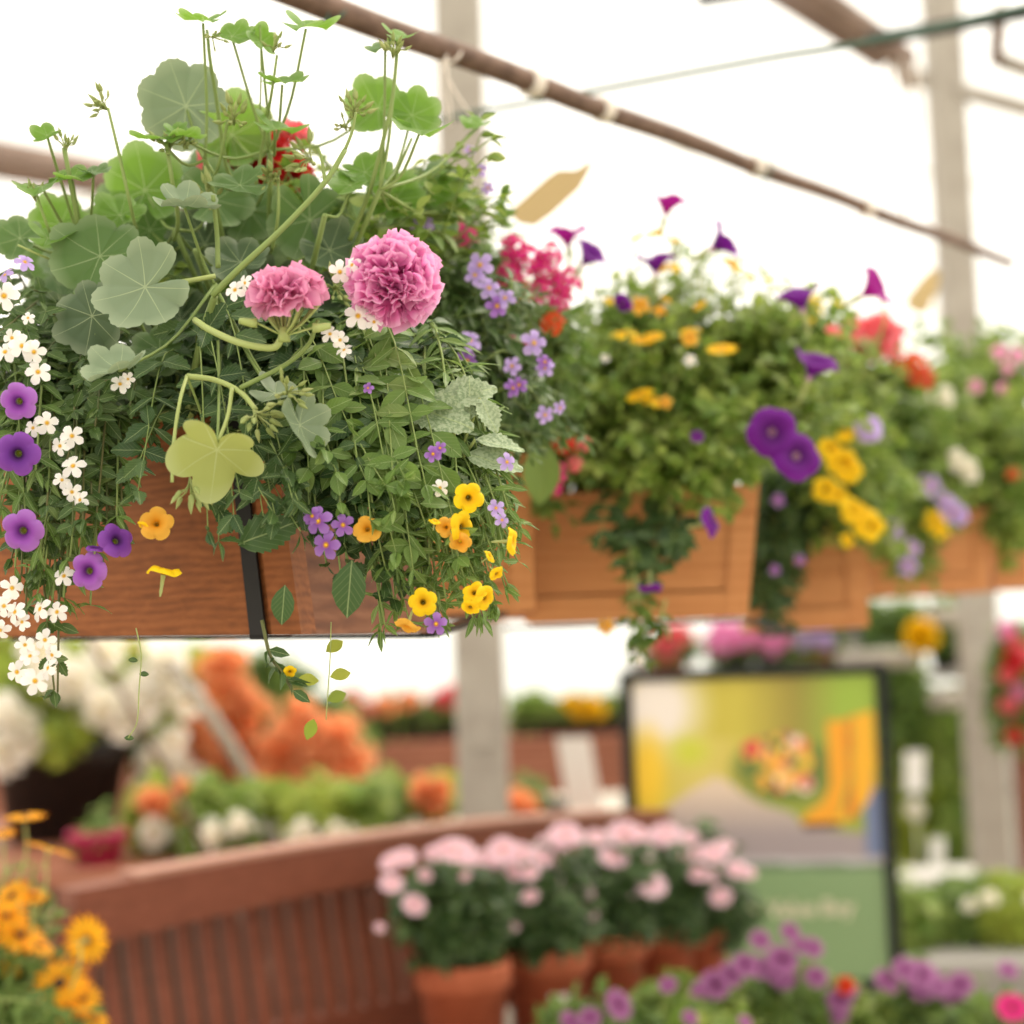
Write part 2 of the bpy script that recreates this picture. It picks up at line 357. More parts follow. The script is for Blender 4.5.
def T_geranium(lobes=7, depth=.14, cren=.02, cup=.25, wave=.05, point=False, seed=0, sin_w=.34):
    b = Bag(); nt_ = 96; rings = [.05, .14, .25, .36, .45, .5]; r_ = np.random.default_rng(seed)
    V = [(0, 0, 0)]; UV = [(0, 0)]; ph = r_.uniform(0, 6)
    for rr in rings:
        for k in range(nt_):
            th = 2 * PI * (k + .5) / nt_ - PI           # 0 = tip, +-pi = petiole
            lob = abs(math.cos(lobes * th / 2))
            R = 1 - depth * (1 - lob ** (.55 if not point else .9)) + cren * math.cos(lobes * 5 * th)
            s = (PI - abs(th)) / sin_w
            if s < 1: R *= .1 + .9 * math.sin(s * PI / 2) ** .7
            R *= 1 + .06 * math.cos(th)
            f = (rr / .5); Rr = rr * (1 + (R - 1) * (f ** 1.5 if s >= 1 else f ** .35))
            x = Rr * math.sin(th); y = Rr * math.cos(th)
            z = cup * Rr * Rr - .045 * f * (1 - lob) + wave * f * f * math.sin(2 * th + ph) + .02 * math.sin(3 * th + ph * 2) * f
            V.append((x, y, z)); UV.append((x, y))
    Fc = [(0, 1 + k, 1 + (k + 1) % nt_) for k in range(nt_)]
    Fc = [f[::-1] for f in Fc]
    for i in range(len(rings) - 1):
        for k in range(nt_):
            a = 1 + i * nt_ + k; b2 = 1 + i * nt_ + (k + 1) % nt_
            Fc.append((a, b2, b2 + nt_, a + nt_))
    b.add(V, Fc, np.array(UV)); return b.template()
def T_trumpet(lobes=5, notch=.2, flare=.12, tube_=.45, wave=.05, seed=0, cone=False):
    b = Bag(); n = 50; r_ = np.random.default_rng(seed); ph = r_.uniform(0, 6)
    rings = [(.02, -.22), (.06, -.16), (.1, -.06), (.17, 0), (.28, .04), (.4, .05), (.5, .05 - flare)]
    if cone: rings = [(.03, -.5), (.06, -.42), (.12, -.32), (.22, -.19), (.34, -.07), (.44, .0), (.5, -.02)]
    V = []; UV = []
    for rr, z in rings:
        for k in range(n):
            th = 2 * PI * k / n; lob = abs(math.cos(lobes * th / 2)); f = max(0, (rr - .15) / .35)
            R = rr * (1 - notch * f * (1 - lob ** .6)); 
            V.append((R * math.cos(th), R * math.sin(th), z - .05 * f * (1 - lob) + wave * f * math.sin(3 * th + ph))); UV.append((rr * math.cos(th), rr * math.sin(th)))
    b.add(V, grid_faces(len(rings), n, True), np.array(UV), 0)
    V = []; z0 = -.4 if cone else 0; prof = [(.075, -.12 + z0), (.06, -.25 + z0), (.045, -.25 - tube_ * .6 + z0), (.05, -.28 - tube_ * .7 + z0), (.02, -.3 - tube_ + z0)]
    for rr, z in prof:
        for k in range(8): V.append((rr * math.cos(2 * PI * k / 8), rr * math.sin(2 * PI * k / 8), z))
    b.add(V, grid_faces(len(prof), 8, True), np.full((len(V), 2), .3), 1)
    return b
def T_petals(n=5, w=.34, r0_=.05, tiltup=.05, droop=.1, rows=6, notch=0, layers=1, eye=.07, back=True, jitter=0, seed=0):
    b = Bag(); r_ = np.random.default_rng(seed)
    for ly in range(layers):
        for k in range(n):
            th0 = 2 * PI * (k + .5 * ly) / n + r_.normal() * jitter; V = []; UV = []; ln = 1 - .1 * ly + r_.normal() * jitter * .5
            for i, t in enumerate(np.linspace(0, 1, rows)):
                hw = w / 2 * float(np.interp(t, [0, .2, .45, .7, .88, 1], [.4, .58, .88, 1, .86, .4]))
                for u in (-1, -.5, 0, .5, 1):
                    yy = r0_ + (.5 - r0_) * t * ln
                    if t == 1: yy += (-notch * (1 - abs(u)) + (.012 if abs(u) == .5 else 0) - .02 * (abs(u) == 1))
                    x = u * hw; z = tiltup * math.sin(t * PI * .6) - droop * t * t + .03 * x * x + .015 * ly + .012 * abs(u)
                    V.append((x * math.cos(th0) - yy * math.sin(th0), x * math.sin(th0) + yy * math.cos(th0), z)); UV.append((x, yy))
            b.add(V, grid_faces(rows, 5), np.array(UV), 0)
    V = []; prof = [(eye, -.01), (eye * 1.0, .02), (eye * .7, .045), (.005, .055)]
    for rr, z in prof:
        for k in range(12): V.append((rr * math.cos(2 * PI * k / 12), rr * math.sin(2 * PI * k / 12), z))
    b.add(V, grid_faces(len(prof), 12, True), np.zeros((len(V), 2)), 1)
    if back:
        V = []; prof = [(.07, -.02), (.06, -.08), (.015, -.12), (.015, -.4)]
        for rr, z in prof:
            for k in range(7): V.append((rr * math.cos(2 * PI * k / 7), rr * math.sin(2 * PI * k / 7), z))
        b.add(V, grid_faces(len(prof), 7, True), np.zeros((len(V), 2)), 2)
    return b
def T_ruffle(rows=5, cols=7):
    V = []; UV = []
    for i, t in enumerate(np.linspace(0, 1, rows)):
        for u in np.linspace(-1, 1, cols):
            hw = .16 + .84 * t ** .8 if t < .8 else 1 - .12 * (t - .8) * 5
            x = u * hw * .5; y = t * (1 - .12 * u * u) - (.07 * (1 - abs(u)) if t == 1 else 0)
            V.append((x, y, .16 * t * t + .2 * x * x + .05 * math.sin(7 * u + 2) * t)); UV.append((x * .3, .05 + y * .45))
    b = Bag(); b.add(V, grid_faces(rows, cols), np.array(UV)); return b.template()
RUF = T_ruffle()
def T_pompom(n=130, psize=.34, dome=-.35, seed=0, flat=.9, open_=.75):
    """ball of ruffled petals, unit diameter, axis +Z"""
    b = Bag(); r_ = np.random.default_rng(seed); Rs = []; Ls = []; Ss = []
    for i in range(n):
        z = 1 - (1 - dome) * (i + .5) / n; th = i * 2.399963 + r_.normal() * .2; s = math.sqrt(max(0, 1 - z * z))
        d = np.array([s * math.cos(th), s * math.sin(th), z]); rad = .5 - psize * .62
        rnd = nz(r_.normal(size=3)); side = nz(np.cross(d, rnd))
        tip = nz(d * open_ + side * .55 + rnd * .15); nrm = nz(np.cross(tip, np.cross(d, tip)) + rnd * .5)
        Rs.append(frames(nrm, tip)[0]); Ls.append(d * rad * np.array([1, 1, flat])); Ss.append(psize * r_.uniform(.8, 1.15))
    b.inst(RUF, np.array(Rs), np.array(Ls), np.array(Ss))
    if n > 60: b.inst(RUF, np.array(Rs)[::2], np.array(Ls)[::2] * .55, np.array(Ss)[::2] * 1.05)
    return b
def T_cluster(floret, n=16, fs=.42, seed=0, dome=.1):
    """dome of small florets on short pedicels, unit diameter, axis +Z"""
    b = Bag(); r_ = np.random.default_rng(seed); Rs = []; Ls = []; Ss = []
    for i in range(n):
        z = 1 - (1 - dome) * (i + .4) / n; th = i * 2.399963 + r_.normal() * .15; s = math.sqrt(max(0, 1 - z * z))
        d = np.array([s * math.cos(th), s * math.sin(th), z]); Rs.append(frames(nz(d + r_.normal(size=3) * .2), nz(r_.normal(size=3)))[0])
        Ls.append(d * (.5 - fs * .2) * np.array([1, 1, .8]) * r_.uniform(.85, 1.05)); Ss.append(fs * r_.uniform(.85, 1.1))
        tube(b, smooth_path([np.array([0, 0, -.35]), d * .15 + np.array([0, 0, -.15]), Ls[-1]], 5), .012, .01, 4, 2)
    b.inst(floret, np.array(Rs), np.array(Ls), np.array(Ss)); return b

TL = dict(ov=T_leaf(.5, 6, .3, .2), lance=T_leaf(.26, 6, .35, .25, peak=.5), oval=T_leaf(.6, 6, .25, .12, peak=.5),
          serr=T_leaf(.58, fold=.3, droop=.2, serr=.13, nser=6), serr2=T_leaf(.62, fold=.22, droop=.1, serr=.1, nser=9, cols=7),
          simple=T_leaf(.5, 4, .3, .3, cols=3), thin=T_leaf(.16, 5, .3, .3, cols=3))
TG = [T_geranium(7, .2, .014, .45, .09, seed=1), T_geranium(7, .17, .014, .3, .12, seed=2, sin_w=.28), T_geranium(5, .34, .0, .5, .09, True, seed=3, sin_w=.9), T_geranium(7, .22, .016, .7, .1, seed=4)]
GREEN2 = MT['bud']
FB = {}
def flower_mesh(kind, mat, eye='eye_yellow', seed=0):
    key = (kind, mat, eye, seed)
    if key in FB: return FB[key]
    if kind == 'trumpet': b = T_trumpet(seed=seed)
    elif kind == 'cone': b = T_trumpet(notch=.12, tube_=.3, wave=.07, seed=seed, cone=True)
    elif kind == 'petunia': b = T_trumpet(notch=.1, flare=.16, tube_=.5, wave=.05, seed=seed)
    elif kind == 'five': b = T_petals(5, .36, .05, eye=.055, jitter=.07, rows=7, droop=.16, seed=seed)
    elif kind == 'daisy': b = T_petals(17, .11, .06, .02, .06, 5, .0, 1, .09, jitter=.04, seed=seed)
    elif kind == 'daisyfull': b = T_petals(16, .13, .06, .04, .02, 4, .0, 2, .085, jitter=.05, seed=seed)
    elif kind == 'pompom': b = T_pompom(260, .3, -.75, seed, .88, .62)
    elif kind == 'halfopen': b = T_pompom(95, .34, .0, seed, .7, 1.6)
    elif kind == 'begonia': b = T_pompom(26, .55, .0, seed, .6)
    elif kind == 'cluster': b = T_cluster(T_petals(5, .34, .05, eye=.05, rows=4, back=False, seed=seed).template(), 12, .38, seed)
    FB[key] = b.mesh(kind + '_flower', [PM[mat], PM[eye] if kind not in ('trumpet', 'petunia', 'cone') else GREEN2, GREEN2])
    return FB[key]

def add_flower(root, mesh, px, py, d, size_px, n=(0, .15, 1), name='flower', spin=None, label=None):
    nn = np.array(n, float) + rng.normal(size=3) * .08
    w = cv(*nn); R = frames(w, nz(rng.normal(size=3)) if spin is None else cv(math.cos(spin), math.sin(spin), 0.01))[0]
    s = size_px / F * d * DS; p = P(px, py, d) - np.array(root.location)
    Mx = Matrix.Translation(Vector(p)) @ Matrix([list(R[0]) + [0], list(R[1]) + [0], list(R[2]) + [0], [0, 0, 0, 1]]) @ Matrix.Scale(s, 4)
    return part(name, mesh, root, label, Mx)

# ------------------------------------------------------------------ generic plant
def sample_blob(blobs, n, surf=.55):
    out = []; w = np.array([b[6] if len(b) > 6 else b[3] * b[4] for b in blobs], float); w /= w.sum()
    for i in rng.choice(len(blobs), n, p=w):
        px, py, d, rx, ry, rd = blobs[i][:6]
        v = nz(rng.normal(size=3)) * rng.uniform(surf, 1) ** .5
        out.append((P(px + v[0] * rx, py + v[1] * ry, d - abs(v[2]) * rd if rng.random() < .75 else d + v[2] * rd), P(px, py, d)))
    return out
def leafy(root, blobs, nst, tl, ls, lps, lm, sm, lift=.06, sag=.02, t0=.35, stem_r=.0012, scatter=.0, up=.7, outw=.5, facecam=.25, pairs=True, spread_root=.04, name='foliage', surf=.5):
    """stems arching from the root to points in the blobs, leaves along each; foliage and stem meshes"""
    ls = ls * DS; rp = np.array(root.location); fb = Bag(); sb = Bag(); TLs = tl if isinstance(tl, list) else [tl]
    R = [[] for _ in TLs]; Lc = [[] for _ in TLs]; S = [[] for _ in TLs]
    for tgt, cen in sample_blob(blobs, nst, surf):
        a = rp + np.array([rng.normal() * spread_root, rng.normal() * spread_root * .6, 0])
        mid = (a + tgt) / 2 + np.array([0, 0, lift + max(0, (a[2] - tgt[2])) * .55]) + rng.normal(size=3) * .02
        mid[:2] = a[:2] * .35 + tgt[:2] * .65 if tgt[2] < a[2] else mid[:2]
        tip = tgt + np.array([0, 0, -sag * rng.random()])
        pts = smooth_path([a, mid, tip], 12)
        tube(sb, pts, stem_r * 1.3, stem_r * .6, 4)
        n = max(3, int(lps * rng.uniform(.7, 1.3)))
        for k in range(n):
            t = t0 + (1 - t0) * (k + rng.uniform(0, .5)) / n; x = t * 11; i = min(int(x), 10); q = pts[i] + (pts[i + 1] - pts[i]) * (x - i)
            tan = nz(pts[i + 1] - pts[i]); side = nz(np.cross(tan, rng.normal(size=3)))
            o = nz(q - cen + (q - rp) * .5)
            for sgn in ((1, -1) if pairs else (1,)):
                tipd = nz(side * sgn + tan * .45 + np.array([0, 0, .1]) + rng.normal(size=3) * .25)
                nr = nz(np.array([0, 0, up]) + o * outw + BK * facecam + rng.normal(size=3) * .35 + tan * .1)
                j = rng.integers(len(TLs)); f = .6 + .5 * math.sin(PI * min(1, max(0, (t - t0) / (1 - t0)) * .8 + .15))
                R[j].append(frames(nr, tipd)[0]); Lc[j].append(q + rng.normal(size=3) * scatter); S[j].append(ls * f * rng.uniform(.75, 1.2))
        # tip rosette
        for k in range(3):
            j = rng.integers(len(TLs)); tan = nz(pts[-1] - pts[-2])
            R[j].append(frames(nz(rng.normal(size=3) * .6 + np.array([0, 0, up]) + BK * facecam), nz(tan + rng.normal(size=3) * .5))[0]); Lc[j].append(pts[-1]); S[j].append(ls * rng.uniform(.5, .8))
    for j, T in enumerate(TLs):
        if R[j]: fb.inst(T, np.array(R[j]), np.array(Lc[j]), np.array(S[j]))
    bpart(name, fb, lm, root, smooth=True); bpart('stem', sb, sm, root, smooth=True)

def front_depth(d0=1.2): return d0

# ================================================================== SETTING
def cyl_pts(a, b, n=2): return np.linspace(a, b, n)
fl = Bag(); box(fl, (0, 8, -.05), (16, 26, .1)); solo('floor', fl, CONCRETE, kind='structure')
# translucent film house with steel hoops
mf, nt, out = newmat('greenhouse_film')
tb = nt.nodes.new('ShaderNodeBsdfTransparent'); tb.inputs[0].default_value = (1, 1, 1, 1); tr = nt.nodes.new('ShaderNodeBsdfTranslucent'); tr.inputs[0].default_value = (.95, .95, .93, 1)
ms = nt.nodes.new('ShaderNodeMixShader'); ms.inputs[0].default_value = .3; nt.links.new(tb.outputs[0], ms.inputs[1]); nt.links.new(tr.outputs[0], ms.inputs[2]); nt.links.new(ms.outputs[0], out.inputs[0])
X0, X1, Y0, Y1, HW, HR = -6.0, 6.0, -4.0, 18.0, 2.6, 4.6
def arch(t): th = PI * t; return (X0 + X1) / 2 - (X1 - X0) / 2 * math.cos(th), HW + (HR - HW) * math.sin(th)
cb = Bag(); V = []; nA = 24
for yy in (Y0, Y1):
    for i in range(nA + 1): x, z = arch(i / nA); V.append((x, yy, z))
cb.add(V, grid_faces(2, nA + 1)); solo('ceiling', cb, mf, kind='structure', smooth=True)
for nm, x in (('wall_left', X0), ('wall_right', X1)):
    b = Bag(); b.add([(x, Y0, 0), (x, Y1, 0), (x, Y1, HW), (x, Y0, HW)], [(0, 1, 2, 3)]); solo(nm, b, mf, kind='structure')
b = Bag(); V = [(X0, Y1, 0), (X1, Y1, 0)] + [(arch(i / nA)[0], Y1, arch(i / nA)[1]) for i in range(nA, -1, -1)]
b.add(V, [tuple(range(len(V)))]); solo('wall_back', b, mf, kind='structure')
WSTEEL = plain('white_painted_steel', (226, 222, 214), .5)
k = 0
for yy in (7.0, 10.6, 14.2, 17.9):
    b = Bag(); tube(b, [(arch(i / nA)[0], yy, arch(i / nA)[1] - .04) for i in range(nA + 1)], .022, sides=8)
    tube(b, [(X0 + .04, yy, 0), (X0 + .04, yy, HW)], .022, sides=8); tube(b, [(X1 - .04, yy, 0), (X1 - .04, yy, HW)], .022, sides=8)
    k += 1; solo('trim_%d' % k, b, WSTEEL, kind='structure', smooth=True)

# two square steel posts of the house
def post(px_t, py_t, px_b, py_b, d, w, name):
    a = P(px_b, py_b, d); x, y = a[0], a[1]
    b = Bag(); box(b, (x, y, 1.9), (w, w, 3.8), bev=.006); box(b, (x, y, .006), (w * 2, w * 2, .012)); box(b, (x, y - w / 2 - .004, 1.02), (w * .5, .008, .07))
    return solo(name, b, STEEL, kind='structure'), (x, y)
post(0, 0, 481, 700, 3.6, .112, 'column'); _, pr = post(0, 0, 982, 700, 5.0, .108, 'column')
# overhead members
def member(name, pts, r, mat, label=None, cat=None, kind=None, sides=12, sm=True, group=None, n=None):
    b = Bag(); tube(b, smooth_path(pts, n) if len(pts) > 2 else np.array(pts), r, r, sides); return solo(name, b, mat, label, cat, group, kind, smooth=sm)
k = 5
for a, b_, r, mt in ((P(770, -38, 3.2), P(905, 60, 3.5), .03, BROWNSTEEL), (P(770, -8, 3.35), P(880, 62, 3.5), .016, BROWNSTEEL), (P(870, 40, 3.0), P(1100, 0, 3.1), .014, BLACK),
                 (P(700, 0, 3.0), P(790, -14, 3.1), .012, BLACK), (P(-500, 69, 3.38), P(415, 235, 5.6), .055, BROWNSTEEL), (P(905, 75, 5.2), P(1060, 118, 5.0), .03, STEEL),
                 (P(898, 52, 3.5), P(908, 84, 3.6), .02, BROWNSTEEL), (P(1000, 10, 3.2), P(996, 60, 3.4), .014, BROWNSTEEL), (P(1000, 60, 3.4), P(1100, 95, 3.4), .018, STEEL)):
    member('trim_%d' % k, [a, b_], r, mt, kind='structure'); k += 1
t = member('hanging_cable', [P(440, 120, 2.3), P(505, 107, 2.2), P(640, 82, 2.1), P(770, 58, 2.05), P(850, 45, 2.0), P(960, 22, 2.0), P(1080, -6, 2.0)], .0042, GREENCABLE, 'thin dark green cable strung under the roof, crossing behind the brown pipe', 'cable', sides=8)
# the brown pipe the boxes hang from
pa, pb = P(190, -45, 1.42), P(1010, 262, 2.6)
pt = empty('overhead_pipe', pa, 'long brown rusty pipe running down to the right above the flower boxes', 'pipe')
b = Bag(); pp = np.linspace(pa - (pb - pa) * .45, pb + (pb - pa) * .002, 40); pp[:, 2] += .0016 * np.sin(np.arange(40) * 1.1); tube(b, pp, .0166, .0075, 12); bpart('pipe', b, RUST, pt, smooth=True)
def on_pipe(px):
    lo, hi = 0., 1.
    for _ in range(40):
        m = (lo + hi) / 2; q = pa + (pb - pa) * m; v = q - EYE; x = 512 + F * (v @ RT) / (v @ fwd)
        if x < px: lo = m
        else: hi = m
    return pa + (pb - pa) * lo
for px in (532, 603, 755, 866):
    q = on_pipe(px); u = nz(pb - pa); b = Bag(); tube(b, [q - u * .008, q + u * .008], .0168 - .0058 * np.linalg.norm(q - pa) / np.linalg.norm(pb - pa), None, 12); bpart('tie', b, STRING, pt, 'pale twine wound around the pipe', smooth=True)
for px, ln, nn_, lb in ((447, .07, 3, 'loose white twine ends knotted on the brown pipe in front of the near steel post'), (331, .05, 1, 'short thin cord hanging from the upper left end of the brown pipe'), (760, .07, 1, 'single pale thread hanging from the middle of the brown pipe')):
    q = on_pipe(px); b = Bag()
    tube(b, [q + np.array([0.0, .0, .0]) + .0145 * np.array([math.cos(a), math.sin(a) * .5, math.sin(a)]) for a in np.linspace(0, 2 * PI, 14)], .0016, sides=5)
    for j in range(nn_): tube(b, smooth_path([q + (0, -.014, -.01), q + (rng.normal() * .008, -.016, -ln * .5), q + (rng.normal() * .012 + .006 * j, -.016, -ln * rng.uniform(.8, 1.3))], 8), .0016 if nn_ > 1 else .0009, .001, 5)
    solo('hanging_twine', b, STRING if nn_ > 1 else GREENCABLE, lb, 'twine', smooth=True)
for i, (px, y0, y1) in enumerate(((888, 55, 190), (902, 80, 222), (915, 60, 210))):
    b = Bag(); tube(b, smooth_path([P(px, 46 + (px - 888) * .7, 3.46), P(px + 3, (y0 + y1) / 2, 3.46), P(px + 8 - 5 * i, y1, 3.46)], 10), .005, .004, 6)
    solo('hanging_twine', b, STRING, ('white twine hanging farthest left of the far steel post, under the brown beam', 'longest of the three white twines beside the far steel post', 'white twine hanging closest to the far steel post')[i], 'twine', smooth=True)

# ================================================================== BOXES
def planter(corner, ang, L, D, H, flare_x, flare_y, label, mats, tilt=0., strap=None, skew=0., post_w=.026, group=None, gap=True):
    """corner = lower front right corner seen from the camera side; front runs left, D runs back. flare: how much the top is wider (x ends / y faces)"""
    L *= DS; D *= DS; H *= DS; ca, sa = math.cos(ang), math.sin(ang)
    ex = np.array([-ca * math.cos(tilt), -sa * -1 * math.cos(tilt) * 1.0, math.sin(tilt)]); ex = nz(ex)
    ey = nz(np.array([sa, ca, 0])); ez = nz(np.cross(ey, ex)); ez = ez if ez[2] > 0 else -ez
    c = np.asarray(corner, float); th = .018
    def W(x, y, z):   # x along front from the right corner, y depth, z up, with flare
        k = z / H; xx = x + (x / L * 2 - 1) * flare_x * k + skew * k; yy = y + (y / D * 2 - 1) * flare_y * k
        return c + ex * xx + ey * yy + ez * z
    r = empty('wooden_window_box', c + ex * L / 2 + ey * D / 2, label, 'planter box', group)
    def slab(name, x0, x1, y0, y1, z0, z1, mt, lb=None):
        b = Bag(); hexa(b, [W(x0, y0, z0), W(x1, y0, z0), W(x1, y1, z0), W(x0, y1, z0)], [W(x0, y0, z1), W(x1, y0, z1), W(x1, y1, z1), W(x0, y1, z1)])
        return bpart(name, b, mt, r, lb)
    m1, m2 = mats
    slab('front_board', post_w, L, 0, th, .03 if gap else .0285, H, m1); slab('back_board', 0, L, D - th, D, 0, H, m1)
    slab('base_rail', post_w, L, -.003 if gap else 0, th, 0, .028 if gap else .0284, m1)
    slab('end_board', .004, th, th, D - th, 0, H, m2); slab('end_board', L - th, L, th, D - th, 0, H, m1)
    slab('corner_trim', 0, post_w, -.004, th, 0, H * 1.01, m1)
    slab('bottom_board', th, L - th, th, D - th, .0, .012, m1)
    slab('soil', th, L - th, th, D - th, H * .55, H * .9, SOIL)
    if strap:
        x = strap; b = Bag(); hexa(b, [W(x, -.0065, -.004), W(x + .014, -.0065, -.004), W(x + .014, -.0035, -.004), W(x, -.0035, -.004)], [W(x, -.0065, H), W(x + .014, -.0065, H), W(x + .014, -.0035, H), W(x, -.0035, H)])
        hexa(b, [W(x, -.0065, -.002), W(x + .014, -.0065, -.002), W(x + .014, .03, -.002), W(x, .03, -.002)], [W(x, -.0065, -.0005), W(x + .014, -.0065, -.0005), W(x + .014, .03, -.0005), W(x, .03, -.0005)])
        bpart('strap', b, STRAP, r, 'black strap wrapped around the box')
    r['W'] = 0; del r['W']
    return r, W, H
cA = P(304, 634, 1.2)
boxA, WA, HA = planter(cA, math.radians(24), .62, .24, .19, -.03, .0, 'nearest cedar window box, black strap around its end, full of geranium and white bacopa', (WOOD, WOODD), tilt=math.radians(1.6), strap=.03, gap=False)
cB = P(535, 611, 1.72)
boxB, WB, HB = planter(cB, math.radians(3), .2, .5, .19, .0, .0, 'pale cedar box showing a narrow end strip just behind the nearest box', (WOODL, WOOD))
DS = .85
cC = P(748, 615, 2.15)
boxC, WC, HC = planter(cC, math.radians(4), .3, .2, .172, .018, .02, 'flared cedar box with purple petunias, second long side in the row', (WOODL, WOODL))
cD = P(869, 627, 2.55)
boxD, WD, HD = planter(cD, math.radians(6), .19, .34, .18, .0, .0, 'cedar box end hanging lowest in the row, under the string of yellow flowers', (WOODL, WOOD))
cE = P(988, 592, 3.1)
boxE, WE, HE = planter(cE, math.radians(-4), .235, .2, .16, .01, .01, 'far cedar box trailing small lilac flowers, right of the lowest box', (WOODL, WOODL))
cF = P(1085, 586, 3.3)
boxF, WF, HF = planter(cF, math.radians(-4), .19, .2, .16, .01, .01, 'farthest cedar box, cut off by the right edge of the photo', (WOODL, WOODL))
# steel rail the boxes stand on
def _ds(v):
    global DS; DS = v
def rail(pts, label):
    b = Bag()
    for a, c in zip(pts[:-1], pts[1:]):
        a = np.asarray(a); c = np.asarray(c); ln = np.linalg.norm(c - a); e = (c - a) / ln; s = nz(np.cross(e, (0, 0, 1))); box(b, (a + c) / 2, (ln, .016, .004), np.array([e, s, np.cross(s, e)]))
    return solo('hanging_rail', b, BLACK, label, 'rail')
_ds(1.0)
rail([WA(.45, .2, -.0025), WA(.0, .2, -.0025), P(500, 613, 1.66), WB(.1, .1, -.003)], 'dark flat steel rail under the nearest box')
_ds(.85)
rail([WC(.29, .14, -.004), WC(-.01, .14, -.004), P(790, 632, 2.42), WD(.13, .1, -.006), WD(.0, .1, -.006)], 'dark flat steel rail running under the flared cedar box')

_ds(1.0)
# ================================================================== FRONT BOX PLANTS
def soilpt(W, H, x, y): return W(x, y, H * .88)
